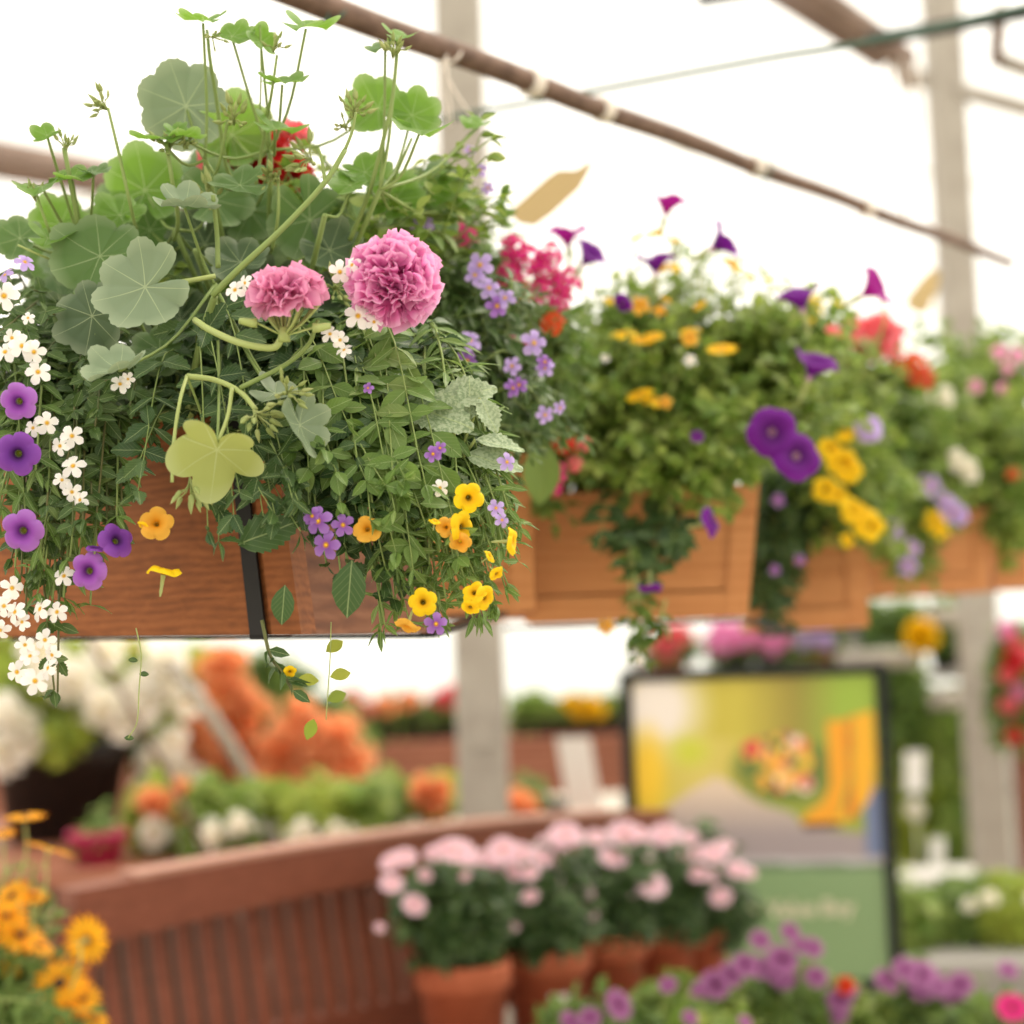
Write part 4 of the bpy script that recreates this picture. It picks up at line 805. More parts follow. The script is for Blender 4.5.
# ================================================================== OTHER BOX PLANTS
_ds(.85)
r = empty('yellow_bidens', soilpt(WC, HC, .2, .12), 'feathery bidens with small yellow flowers filling the left of the flared box', 'flowering plant')
leafy(r, [(640, 370, 2.1, 80, 80, .1), (620, 300, 2.15, 45, 45, .08), (690, 310, 2.15, 60, 55, .08), (600, 420, 2.05, 60, 50, .06), (680, 430, 2.05, 70, 40, .06)], 170, [TL['lance'], TL['ov']], .034, 10, MT['light'], MT['stem_light'], lift=.05, outw=.6)
YD = flower_mesh('daisyfull', 'yellow'); YF = flower_mesh('five', 'yellow', 'eye_yellow')
for px, py, s in ((637, 238, 22), (655, 232, 20), (668, 266, 30), (624, 333, 28), (642, 341, 28), (654, 337, 22), (722, 350, 34), (640, 396, 30), (655, 400, 26), (690, 338, 20), (672, 240, 18), (700, 306, 16), (690, 330, 22), (740, 268, 30), (730, 262, 22), (770, 280, 14), (787, 278, 16), (666, 300, 14), (610, 300, 16)):
    add_flower(r, YF if rng.random() < .5 else YD, px, py, 2.0, s, (rng.normal() * .3, 1.2, .6))
for px, py, s in ((690, 338, 18), (640, 305, 22), (665, 402, 16), (660, 310, 14)): add_flower(r, flower_mesh('five', 'amber'), px, py, 1.98, s, (0, .3, 1))
for px, py, s in ((572, 330, 16), (690, 360, 20), (573, 356, 16), (605, 358, 14), (610, 240, 10), (560, 410, 14)): add_flower(r, W5, px, py, 1.98, s * .7, (0, .5, 1))
r = empty('purple_petunia', soilpt(WC, HC, .1, .08), 'leafy petunia carrying most of the purple blooms, right side of the flared box', 'flowering plant')
leafy(r, [(760, 360, 2.1, 75, 70, .1), (740, 430, 2.0, 70, 45, .06), (790, 320, 2.15, 60, 50, .08), (700, 470, 2.0, 70, 35, .05), (630, 450, 2.0, 60, 30, .05), (830, 380, 2.15, 40, 60, .08)], 140, [TL['ov'], TL['oval']], .036, 9, MT['light'], MT['stem_light'], lift=.05, outw=.6)
leafy(r, [(650, 540, 1.98, 35, 35, .03), (610, 545, 1.98, 20, 30, .02), (690, 525, 1.98, 25, 25, .02)], 8, TL['ov'], .03, 7, MT['dark'], MT['stem'], lift=.0, t0=.6, facecam=.6)
PK = flower_mesh('cone', 'petunia'); PKM = flower_mesh('cone', 'petuniamag', seed=3); PU = flower_mesh('petunia', 'petunia'); PUM = flower_mesh('petunia', 'petuniamag', seed=3); CO = flower_mesh('begonia', 'coral', seed=7)
for m_, px, py, s, n in ((PKM, 567, 228, 42, (0, 1, .25)), (PK, 594, 250, 44, (.6, .5, .4)), (PKM, 669, 196, 42, (.15, 1, .2)), (PK, 729, 238, 46, (.7, .6, .1)), (PK, 655, 255, 42, (0, 1, .3)), (PK, 798, 290, 48, (-.3, 1, .1)), (PK, 818, 358, 50, (.3, .8, .3)), (PKM, 880, 284, 46, (.9, .5, .5)),
                         (PU, 772, 432, 52, (-.2, .1, 1)), (PU, 798, 455, 52, (.1, .0, 1)), (PU, 712, 522, 34, (.8, .1, .25)), (PU, 650, 590, 26, (.1, -1, .2)), (PU, 622, 304, 22, (-.4, -.6, .5)), (PU, 697, 436, 14, (0, .3, 1))):
    add_flower(r, m_, px, py, 1.9 if m_ is PU else 1.96, s, n)
_ds(.9)
b = Bag()
for px, py in ((567, 240), (594, 262), (669, 208), (727, 250), (655, 268), (798, 304), (880, 296), (637, 244), (740, 272), (672, 246), (770, 284), (787, 282), (700, 260)):
    b = Bag(); tube(b, smooth_path([P(px, py, 1.965), P(px + rng.normal() * 6, py + 30, 1.98), P(px * .8 + 145 + rng.normal() * 8, py + 90, 2.05)], 8), .0012, .0016, 5); bpart('flower_stalk', b, MT['stem_light'], r, smooth=True)
r = empty('wispy_plant', soilpt(WC, HC, .15, .15), 'airy sprigs standing above the flared box between the purple blooms', 'foliage plant')
leafy(r, [(660, 285, 2.05, 60, 40, .06), (720, 275, 2.05, 50, 35, .05), (610, 290, 2.05, 35, 40, .05), (790, 290, 2.1, 40, 30, .05), (690, 250, 2.05, 25, 22, .04)], 46, [TL['lance'], TL['ov']], .026, 6, MT['light'], MT['stem_light'], lift=.04, t0=.5, up=.9)
r = empty('red_verbena', soilpt(WB, HB, .06, .22), 'small red and pink verbena clusters just right of the pale narrow box end', 'flowering plant')
leafy(r, [(570, 450, 1.9, 30, 30, .03), (560, 480, 1.9, 20, 30, .02)], 14, TL['ov'], .03, 7, MT['bggreen'], MT['stem'], lift=.02)
for m_, px, py, s in ((CR, 566, 443, 32), (CM, 558, 472, 26), (flower_mesh('cluster', 'coral'), 583, 445, 20), (flower_mesh('cluster', 'coral'), 575, 465, 20), (CM, 555, 488, 18)): add_flower(r, m_, px, py, 1.82, s, (0, .3, 1), 'flower_head')
b = Bag(); b.inst(TL['oval'], frames(cv(.2, .1, 1), cv(-.02, -1, 0)), [P(541, 440, 1.75)], [66 / F * 1.75 * DS]); bpart('leaf', b, MT['bggreen'], r, 'large smooth leaf hanging beside the pale box end', smooth=True)
_ds(.85)
# box D / E / F
r = empty('yellow_calibrachoa', soilpt(WD, HD, .08, .1), 'trailing calibrachoa with a falling string of yellow flowers over the lowest box', 'flowering plant')
leafy(r, [(850, 420, 2.5, 50, 60, .1), (840, 490, 2.45, 60, 50, .06), (790, 530, 2.6, 30, 60, .04), (880, 500, 2.5, 50, 50, .06), (860, 360, 2.55, 50, 40, .08)], 120, [TL['ov'], TL['lance']], .038, 9, MT['light'], MT['stem_light'], lift=.05)
for px, py, s in ((830, 448, 26), (843, 462, 34), (849, 470, 28), (826, 489, 28), (838, 494, 22), (853, 510, 30), (862, 516, 26), (870, 525, 34), (835, 425, 18), (845, 432, 22), (805, 316, 34), (812, 305, 26), (797, 322, 24), (838, 300, 14), (848, 540, 16), (800, 380, 14)): add_flower(r, flower_mesh('trumpet', 'yellow'), px, py, 2.36, s, (rng.normal() * .3, .3, 1))
for px, py, s in ((870, 424, 34), (868, 432, 26)): add_flower(r, flower_mesh('petunia', 'lilac'), px, py, 2.36, s, (.4, .6, .6))
r = empty('dark_ivy', WD(.13, .06, HD * .88), 'dark green trailing foliage hanging between the flared box and the lowest box', 'trailing plant')
leafy(r, [(775, 530, 2.45, 32, 60, .05), (770, 580, 2.45, 28, 40, .04), (790, 500, 2.45, 40, 40, .05)], 90, TL['ov'], .032, 10, MT['dark'], MT['stem'], lift=.02)
for px, py, s in ((778, 500, 14), (800, 560, 12), (775, 570, 12)): add_flower(r, LV, px, py, 2.36, s)
r = empty('coral_geranium', soilpt(WD, HD, .1, .25), 'geranium with soft coral pink heads above the lowest box', 'flowering plant')
leafy(r, [(880, 380, 2.75, 50, 50, .08), (900, 420, 2.75, 50, 50, .08)], 60, TL['oval'], .05, 7, MT['bggreen'], MT['stem'], lift=.05)
for m_, px, py, s in ((CO, 838, 345, 38), (CO, 873, 344, 48), (CO, 860, 335, 34), (CO, 878, 338, 36)): add_flower(r, m_, px, py, 2.6, s, (0, .5, 1), 'flower_head')
for m_, px, py, s in ((CV, 912, 368, 36), (CR, 922, 378, 30), (CV, 903, 362, 26)): add_flower(r, m_, px, py, 2.62, s, (0, .5, 1), 'flower_head', label='vermilion red flower head')
r = empty('lilac_bacopa', soilpt(WE, HE, .12, .08), 'bacopa trailing small lilac flowers over the far box', 'flowering plant')
leafy(r, [(930, 450, 3.0, 60, 50, .1), (910, 520, 2.95, 45, 45, .06), (900, 560, 2.95, 35, 30, .04), (960, 400, 3.05, 60, 50, .1), (930, 500, 2.95, 40, 40, .05)], 150, [TL['ov'], TL['lance']], .042, 9, MT['light'], MT['stem_light'], lift=.06)
for px, py, s in ((930, 485, 22), (953, 512, 26), (893, 530, 22), (875, 480, 18), (848, 480, 22), (912, 548, 18), (908, 566, 20), (945, 500, 18), (862, 488, 18), (878, 455, 18), (960, 515, 20), (890, 535, 18), (838, 537, 16), (855, 545, 18), (850, 486, 20)): add_flower(r, LL, px, py, 2.84, s * 1.1, (0, .3, 1))
for px, py, s in ((935, 520, 24), (940, 530, 20)): add_flower(r, YF, px, py, 2.84, s, (0, .3, 1))
for px, py, s in ((935, 400, 20), (945, 392, 16), (922, 415, 18), (915, 405, 16), (960, 465, 22), (970, 475, 20), (955, 455, 16), (948, 400, 16), (968, 465, 18)): add_flower(r, flower_mesh('cluster', 'bigwhite'), px, py, 2.84, s, (0, .3, 1))
r = empty('lime_sweet_potato_vine', soilpt(WF, HF, .14, .1), 'bright green leafy mass in the farthest box at the right edge', 'foliage plant')
leafy(r, [(985, 390, 3.2, 50, 50, .1), (1010, 450, 3.15, 40, 70, .1), (1000, 360, 3.3, 50, 40, .1), (940, 360, 3.3, 50, 35, .1), (1012, 520, 3.1, 22, 40, .05), (985, 480, 3.15, 30, 30, .06)], 150, [TL['oval'], TL['ov']], .05, 8, MT['light'], MT['stem_light'], lift=.06)
for px, py, s in ((976, 386, 16), (1003, 388, 14), (1008, 368, 14), (1018, 355, 18), (1000, 352, 18)): add_flower(r, flower_mesh('five', 'softpink'), px, py, 3.02, s, (0, .3, 1))
for px, py, s in ((1013, 475, 16),): add_flower(r, flower_mesh('cluster', 'vermilion'), px, py, 3.02, s, (0, .3, 1))
# dangling bits below the flared box
r = empty('hanging_sprig', P(640, 600, 1.97), 'loose sprig with an amber flower dangling under the flared box', 'sprig')
leafy(r, [(640, 632, 1.97, 20, 14, .02), (655, 640, 1.97, 10, 20, .01)], 6, TL['ov'], .026, 5, MT['bggreen'], MT['stem_light'], lift=0, spread_root=.01)
add_flower(r, flower_mesh('five', 'amber'), 606, 627, 1.95, 18); add_flower(r, flower_mesh('five', 'white'), 640, 660, 1.95, 12)

# ================================================================== BENCH + POTS
_ds(1.0)
eye_z = 1.2
B0 = P(66, 884, 2.3); B1 = P(652, 815, 3.1); bz = (B0[2] + B1[2]) / 2; B0[2] = B1[2] = bz
BD = nz(B1 - B0); BN = nz(np.cross(BD, (0, 0, 1)));  BN = BN if BN[1] < 0 else -BN     # BN points to the seat side
LB_ = np.linalg.norm(B1 - B0); seat_z = eye_z - .66
bench = empty('garden_bench', (B0[0], B0[1], 0), 'brown timber garden bench with an arched slatted back behind the terracotta pots', 'bench')
def bpt(s, n, z): return np.array([B0[0], B0[1], 0]) + BD * s + BN * n + np.array([0, 0, z])
def crest(s): return bz + .018 * math.sin(PI * min(1, max(0, s / LB_))) 
def sweep(s0, s1, n0, n1, zf0, zf1, k=24):
    b = Bag(); V = []
    for s in np.linspace(s0, s1, k): V += [bpt(s, n0, zf0(s)), bpt(s, n1, zf0(s)), bpt(s, n1, zf1(s)), bpt(s, n0, zf1(s))]
    Fc = grid_faces(k, 4, True) + [(0, 1, 2, 3), tuple((k - 1) * 4 + i for i in (3, 2, 1, 0))]
    b.add(V, Fc); return b
bpart('top_rail', sweep(0, LB_ + .02, -.03, .03, lambda s: crest(s) - .082 + .012 * math.sin(PI * s / LB_), lambda s: crest(s)), BENCH, bench)
bpart('rail_highlight', sweep(.1, LB_ - .1, -.034, .032, lambda s: crest(s) + .0, lambda s: crest(s) + .008), wood('lit_bench_top', [(156, 110, 92), (172, 126, 108), (180, 136, 118)], scale=(3, 40, 40)), bench, 'top of the rail with a painted light highlight')  # thin paler strip stands in for the highlight along the rail top
bpart('lower_rail', sweep(0, LB_, -.02, .02, lambda s: seat_z + .04, lambda s: seat_z + .09), BENCH, bench)
ns = 27
for i in range(ns):
    s = .07 + (LB_ - .14) * i / (ns - 1); b = Bag(); V = []
    for z in np.linspace(seat_z + .08, crest(s) - .08, 9):
        t = (z - seat_z) / .4; off = .012 * math.sin(t * 5 + 1)
        V += [bpt(s - .0125 + off * .4, -.008 + off, z), bpt(s + .0125 + off * .4, -.008 + off, z), bpt(s + .0125 + off * .4, .008 + off, z), bpt(s - .0125 + off * .4, .008 + off, z)]
    b.add(V, grid_faces(9, 4, True)); bpart('back_slat', b, BENCH, bench)
for s in (0, LB_ + .0):
    b = Bag(); a = bpt(s, 0, 0); box(b, a + (0, 0, (bz - .03) / 2), (.06, .06, bz - .03), np.array([BD, BN, (0, 0, 1)]), bev=.004); bpart('back_post', b, BENCH, bench)
    b = Bag(); a = bpt(s, .5, 0); box(b, a + (0, 0, (seat_z + .0) / 2), (.06, .06, seat_z), np.array([BD, BN, (0, 0, 1)]), bev=.004); bpart('front_leg', b, BENCH, bench)
for i in range(5):
    b = Bag(); a = bpt(LB_ / 2, .06 + i * .1, seat_z - .012); box(b, a, (LB_, .085, .024), np.array([BD, BN, (0, 0, 1)]), bev=.004); bpart('seat_slat', b, BENCH, bench)

def pot(parent, c, r, h, mat, name='pot', rim=True):
    b = Bag(); c = np.asarray(c, float)
    prof = [(0, .0), (r * .7, 0), (r * .88, h * .76), (r * .95, h * .77), (r * .98, h * .8), (r, h * .98), (r * .98, h), (r * .9, h), (r * .86, h * .85), (r * .8, h * .8)] if rim else [(0, 0), (r * .75, 0), (r * .8, .01), (r * .97, h * .95), (r, h * .97), (r, h), (r * .93, h), (r * .9, h * .85)]
    lathe(b, c, prof, 32); o = bpart(name, b, mat, parent, smooth=True)
    b = Bag(); V = [c + (0, 0, h * .87)] + [c + (r * .9 * math.cos(a), r * .9 * math.sin(a), h * .85) for a in np.linspace(0, 2 * PI, 25)[:-1]]; b.add(V, [(0, 1 + i, 1 + (i + 1) % 24) for i in range(24)])
    bpart('soil', b, SOIL, o, smooth=True)
def potted(name, label, cat, base, r, h, potmat, blobs, nst, tl, ls, lps, lm, flowers=(), group=None, lift=.05, surf=.4, stem_r=.0014):
    """flowers: (mesh, px, py, d, size, normal)"""
    root = empty(name, base, label, cat, group)
    if potmat is not None: pot(root, base, r, h, potmat)
    rp = np.array(base); root2 = root
    class _R:  # the stems start at the soil
        pass
    keep = np.array(root.location); root.location = Vector(rp + (0, 0, h * .85 if potmat is not None else 0))
    before = set(root.children)
    leafy(root, blobs, nst, tl, ls, lps, lm, MT['stem_dark'] if lm is MT['dark'] else MT['stem_light'], lift=lift, spread_root=r * .35, surf=surf, stem_r=stem_r)
    for o in root.children:
        if o not in before: o.location = root.location - Vector(keep)
    root.location = Vector(keep)
    for (m_, px, py, d, s, n) in flowers: add_flower(root, m_, px, py, d, s, n)
    return root
DP = [flower_mesh('daisyfull', 'daisypink', seed=i) for i in range(3)]
pots_ = [(463, 960, 2.5), (546, 945, 2.62), (604, 932, 2.74), (655, 922, 2.84), (690, 915, 2.92)]
plab = ['nearest of the terracotta pots of pale pink daisies on the bench', 'second terracotta pot in the row, pink daisies, white label on its side', 'middle terracotta pot of pink daisies, its right rim lit', 'fourth terracotta pot from the front, pink daisies leaning over it', 'farthest terracotta pot of pink daisies, beside the framed poster']
pf = [[(238, 660, 40), (235, 718, 36), (292, 772, 36), (400, 635, 60), (424, 698, 18), (345, 640, 30), (205, 830, 16), (320, 695, 22), (270, 650, 34), (430, 650, 34), (375, 628, 34)],
      [(520, 630, 44), (545, 645, 50), (550, 690, 26), (590, 690, 30), (590, 750, 26), (545, 830, 20), (500, 655, 40), (470, 650, 28), (570, 640, 36)],
      [(640, 625, 44), (680, 590, 46), (650, 650, 40), (640, 700, 40), (690, 720, 40), (720, 750, 42), (745, 795, 22), (700, 600, 34), (665, 605, 38), (620, 650, 34)],
      [(760, 600, 34), (830, 590, 50), (800, 650, 40), (770, 690, 44), (840, 700, 44), (880, 640, 34), (900, 720, 46), (790, 700, 40), (870, 590, 30), (820, 655, 28), (850, 730, 30), (735, 690, 40)],
      [(940, 590, 44), (920, 610, 28), (975, 650, 34), (1000, 600, 26), (950, 640, 30), (905, 600, 26), (1050, 700, 26), (1020, 640, 24), (1061, 641, 40), (1120, 682, 34), (1079, 751, 34), (1018, 690, 34), (1150, 690, 24), (1090, 620, 26)]]
for i, (px, py, d) in enumerate(pots_):
    rz = P(px, py, d); base = np.array([rz[0], rz[1], seat_z]); h = rz[2] - seat_z; rr = (.076, .074, .076, .076, .076)[i]
    fl = [(DP[j % 3], 300 + a * .39, 600 + b_ * .39 + 4, d - .16 + rng.uniform(0, .06), s * .39 * 1.9, (rng.normal() * .25, 1, .55 + rng.random() * .3)) for j, (a, b_, s) in enumerate(pf[i])]
    cx = (450, 532, 600, 658, 712)[i]
    potted('pink_daisy_pot', plab[i], 'potted plant', base, rr, h, TERRA, [(cx, 905, d, 62 - i * 4, 45, .09), (cx, 935 - i * 5, d - .03, 45, 26, .06), (cx, 875 - i * 4, d, 48, 25, .08)], 75, [TL['serr'], TL['ov']], .038, 9, MT['dark'], fl, lift=.05)
zl = .75
# a few plant labels
def card(px0, py0, px1, py1, d, label, lean=0, mat=WHITEP, name='plant_label', stake=.05):
    b = Bag(); q = [P(px0, py0, d), P(px1, py0 - .03 * (px1 - px0), d), P(px1 + lean, py1, d), P(px0 + lean, py1, d)]
    hexa(b, q, [p + fwd * .003 for p in q])
    r = empty(name, (q[2] + q[3]) / 2, label, 'plant label'); bpart('card', b, mat, r)
    if stake:
        b = Bag(); m_ = (q[2] + q[3]) / 2; tube(b, [m_, m_ + (0, 0, -stake)], .002, .002, 5); bpart('stake', b, mat, r)
    return r
card(550, 995, 568, 1030, 2.5, 'small white price card on the second terracotta pot')
card(556, 738, 590, 808, 3.9, 'tall white price card tilted above the bench rail, right of the near post', lean=12, stake=P(570, 808, 3.9)[2] - zl)
card(905, 752, 925, 792, 4.6, 'white plant label among the green plants beyond the poster', stake=P(915, 792, 4.6)[2] - .4)
card(930, 838, 945, 866, 4.2, 'small white label standing by the white trough beyond the poster', stake=P(937, 866, 4.2)[2] - .45)

# foreground orange daisies bottom left
r = empty('amber_osteospermum', (P(-60, 1080, 1.9)[0], P(-60, 1080, 1.9)[1], P(-60, 1080, 1.9)[2]), 'amber orange daisies growing up into the lower left corner', 'flowering plant')
leafy(r, [(20, 985, 1.9, 60, 60, .08), (10, 1020, 1.85, 90, 40, .08), (20, 900, 1.95, 40, 50, .06), (50, 1000, 1.9, 50, 40, .05)], 95, [TL['lance'], TL['thin']], .035, 9, MT['bggreen'], MT['stem_light'], lift=.03)
DA = [flower_mesh('daisy', 'daisy', 'eye_dark', seed=i) for i in range(3)]
st = Bag()
for i, (px, py, s, n) in enumerate(((87, 940, 54, (.35, .1, -1)), (60, 983, 60, (.2, .8, .9)), (82, 998, 44, (.5, .9, .6)), (48, 1014, 56, (-.1, .6, 1)), (75, 1008, 44, (.3, .8, -.4)), (25, 816, 44, (0, 1, .12)), (50, 848, 54, (.3, 1, -.1)), (3, 833, 30, (0, 1, .1)), (12, 896, 44, (-.3, .8, .6)), (20, 935, 56, (.5, 1, .3)), (34, 896, 30, (.3, .9, .3)),
                                    (6, 915, 50, (.3, 1, .4)), (38, 945, 40, (.6, 1, .1)), (10, 970, 26, (0, .5, -1)), (96, 1020, 30, (.3, .8, .3)))):
    add_flower(r, DA[i % 3], px, py, 1.86, s, n); q = P(px, py, 1.865); tube(st, smooth_path([q - cv(*n) * .012, q - cv(*n) * .02 + (0, 0, -.03), P(px * .7 - 10, py + 90, 1.9)], 8), .0014, .0018, 5)
bpart('stem', st, MT['stem_light'], r, smooth=True)
for i in range(2):
    b = Bag()
pot(r, np.array(r.location) - (0, 0, .14), .12, .16, TERRA)
fst = empty('plant_stand', (r.location[0], r.location[1], 0), 'low timber stand under the amber daisies in the lower left corner', 'plant stand')
zt = r.location[2] - .14
b = Bag(); box(b, (r.location[0], r.location[1], zt - .015), (.34, .3, .03), bev=.003); bpart('top', b, TABLEW, fst)
for sx in (-1, 1):
    for sy in (-1, 1): b = Bag(); box(b, (r.location[0] + sx * .14, r.location[1] + sy * .12, (zt - .03) / 2), (.04, .04, zt - .03)); bpart('leg', b, TABLEW, fst)

# ================================================================== POSTER
pd = 3.4
ul, ur, ll, lr = P(628, 682, pd), P(874, 674, pd), P(641, 985, pd), P(885, 973, pd)
ex_ = nz(ur - ul); xw = np.linalg.norm(ur - ul) + .006; ztop, zbot = ul[2], lr[2]; px0, py0_ = ul[0], ul[1]
ex_ = nz(np.array([ex_[0], ex_[1], 0])); en = np.array([ex_[1], -ex_[0], 0])   # toward camera
def Q(u, v, n=0): return np.array([px0, py0_, 0]) + ex_ * (u * xw) + np.array([0, 0, ztop + (zbot - ztop) * v]) + en * n
st_ = empty('poster_stand', (Q(.5, 0)[0], Q(.5, 0)[1], 0), 'black framed garden poster with yellow boots standing behind the terracotta pots', 'poster stand')
fr = .018
for nm, u0_, u1_, v0, v1 in (('frame_side', -.035, 0.012, -.01, 1.02), ('frame_side', .988, 1.035, -.01, 1.02), ('frame_top', -.035, 1.035, -.035, .0), ('frame_bottom', -.035, 1.035, 1.0, 1.035)):
    b = Bag(); hexa(b, [Q(u0_, v0, .012), Q(u1_, v0, .012), Q(u1_, v1, .012), Q(u0_, v1, .012)], [Q(u0_, v0, -.012), Q(u1_, v0, -.012), Q(u1_, v1, -.012), Q(u0_, v1, -.012)]); bpart(nm, b, BLACK, st_)
for u in (-.01, 1.01):
    b = Bag(); q = Q(u, 1.0, 0); box(b, (q[0], q[1], q[2] / 2), (.026, .022, q[2]), np.array([ex_, en, (0, 0, 1)])); bpart('leg', b, BLACK, st_)
NU, NV = 120, 150
r_ = np.random.default_rng(11)
blobs_ = [(745 + 62 * r_.beta(1.4, 1.2) + 0, 735 + 48 * r_.random(), r_.uniform(4, 8), [(216, 60, 70), (240, 200, 60), (236, 170, 60), (250, 230, 210), (196, 80, 100), (250, 200, 70), (70, 100, 50), (100, 130, 50), (240, 190, 120)][r_.integers(9)]) for _ in range(90)]
def inpoly(x, y, poly):
    c = False; n = len(poly)
    for i in range(n):
        x1, y1 = poly[i]; x2, y2 = poly[(i + 1) % n]
        if (y1 > y) != (y2 > y) and x < (x2 - x1) * (y - y1) / (y2 - y1) + x1: c = not c
    return c
boot1 = [(826, 719), (849, 716), (847, 770), (841, 795), (836, 812), (822, 821), (798, 818), (804, 808), (820, 798), (828, 780)]
boot2 = [(850, 714), (873, 708), (873, 778), (866, 796), (852, 812), (832, 822), (822, 821), (838, 812), (846, 795), (850, 770)]
path_ = [(666, 802), (690, 785), (715, 772), (732, 782), (760, 800), (790, 808), (800, 822), (880, 830), (880, 862), (628, 862), (628, 815)]
def mixc(a, b_, t): t = min(1, max(0, t)); return tuple(a[i] * (1 - t) + b_[i] * t for i in range(3))
def pcol(x, y):
    c = mixc((198, 184, 70), (150, 136, 56), (x - 740) / 60); c = mixc(c, (150, 178, 60), (x - 790) / 50 if y < 735 else .6 if x > 760 else 0)
    c = mixc(c, (240, 230, 220), 1.6 - math.hypot((x - 655) / 42, (y - 705) / 44) * 1.1)
    if y > 735: c = mixc(c, (226, 206, 130), .6 * (1 - abs(x - 700) / 60))
    c = mixc(c, (240, 198, 50), 1.5 - math.hypot((x - 646) / 20, (y - 770) / 46) * 1.2); c = mixc(c, (200, 206, 60), 1.2 - math.hypot((x - 688) / 26, (y - 748) / 20) * 1.1)
    if inpoly(x, y, path_): c = mixc((222, 200, 178), (160, 148, 150), (y - 785) / 45)
    if math.hypot((x - 782) / 56, (y - 766) / 36) < 1:
        c = mixc((96, 116, 44), c, math.hypot((x - 782) / 56, (y - 766) / 36) ** 4 * .8)
        for bx, by, br, bc in blobs_:
            if math.hypot(x - bx, y - by) < br: c = bc
    if x > 862 and 785 < y < 850: c = (110, 124, 160)
    if inpoly(x, y, boot2): c = (240, 178, 30) if x < 868 or y < 770 else (230, 160, 70)
    if inpoly(x, y, boot1): c = (236, 162, 24)
    if 818 < y < 824 and 800 < x < 836: c = (80, 50, 40)
    if inpoly(x, y, boot1) or inpoly(x, y, boot2): 
        if 845 < x < 852: c = (214, 110, 16)
    if y > 852: c = mixc((176, 170, 176), (196, 196, 200), math.sin(y * 1.4))
    if y > 858: c = (96, 124, 84)
    if y > 863: c = (128, 156, 110)
    return c
b = Bag(); V = [Q(.012 + .976 * j / (NU - 1), i / (NV - 1), .004) for i in range(NV) for j in range(NU)]; b.add(V, grid_faces(NV, NU))
me = b.mesh('poster_picture', [], np.array(st_.location)); ca = me.color_attributes.new('print', 'FLOAT_COLOR', 'POINT'); cd = []
for i in range(NV):
    for j in range(NU):
        u, v = j / (NU - 1), i / (NV - 1); x = 630 + 244 * u + 10 * v; y = 680 + 296 * v - 8 * u; cd += list(lin(pcol(x, y)))
ca.data.foreach_set('color', np.array(cd, dtype=np.float32))
mp_, nt, out = newmat('printed_poster'); at = nt.nodes.new('ShaderNodeAttribute'); at.attribute_name = 'print'; p = nt.nodes.new('ShaderNodeBsdfPrincipled'); p.inputs['Roughness'].default_value = .35; nt.links.new(at.outputs['Color'], p.inputs['Base Color']); nt.links.new(p.outputs[0], out.inputs[0])
me.materials.append(mp_); pic = part('picture', me, st_, 'printed picture of yellow boots beside a flower border over a plain green band')
b = Bag(); hexa(b, [Q(0, 0, .002), Q(1, 0, .002), Q(1, 1, .002), Q(0, 1, .002)], [Q(0, 0, -.006), Q(1, 0, -.006), Q(1, 1, -.006), Q(0, 1, -.006)]); bpart('backing_board', b, WHITEP, st_)
fc = bpy.data.curves.new('poster_text', 'FONT'); fc.body = 'Best Value Buy'; fc.size = .045; fc.align_x = 'CENTER'; fc.align_y = 'CENTER'; fc.extrude = .0003; fc.offset = .0006; fc.materials.append(plain('cream_print', (226, 216, 190), .5))
tmp = bpy.data.objects.new('lettering', fc); COL.objects.link(tmp); dg = bpy.context.evaluated_depsgraph_get(); tm = bpy.data.meshes.new_from_object(tmp.evaluated_get(dg)); bpy.data.objects.remove(tmp); tm.name = 'lettering'
to = bpy.data.objects.new('lettering', tm); COL.objects.link(to); to.parent = pic; tp = Q(.6, .765, .0055) - np.array(st_.location)
to.matrix_basis = Matrix.Translation(Vector(tp)) @ Matrix(((ex_[0], 0, en[0], 0), (ex_[1], 0, en[1], 0), (0, 1, 0, 0), (0, 0, 0, 1)))

# ================================================================== TABLES AND BACKGROUND
def table(name, x0, x1, y0, y1, z, label, mat, apron=.12, legw=.06, am=None):
    r = empty(name, ((x0 + x1) / 2, (y0 + y1) / 2, 0), label, 'table'); b = Bag(); box(b, ((x0 + x1) / 2, (y0 + y1) / 2, z - .02), (x1 - x0, y1 - y0, .04), bev=.004); bpart('tabletop', b, mat, r)
    am = am or mat
    for ya in (y0 + .03, y1 - .03): b = Bag(); box(b, ((x0 + x1) / 2, ya, z - .04 - apron / 2), (x1 - x0 - .04, .03, apron)); bpart('apron', b, am, r)
    for x in (x0 + .06, x1 - .06):
        for y in (y0 + .08, y1 - .08): b = Bag(); box(b, (x, y, (z - .04) / 2), (legw, legw, z - .04)); bpart('leg', b, mat, r)
    return r
table('display_table', -1.75, -.16, 3.55, 4.9, zl, 'timber display table behind the bench, loaded with tubs and bedding plants', TABLEW, apron=.5, am=DARKW)
BW = [flower_mesh('begonia', 'bigwhite', seed=i) for i in range(2)]; BO = [flower_mesh('begonia', 'orange', seed=i) for i in range(2)]
def on(px, d, z): return at_z(px, d, z)
base = on(62, 4.2, zl)
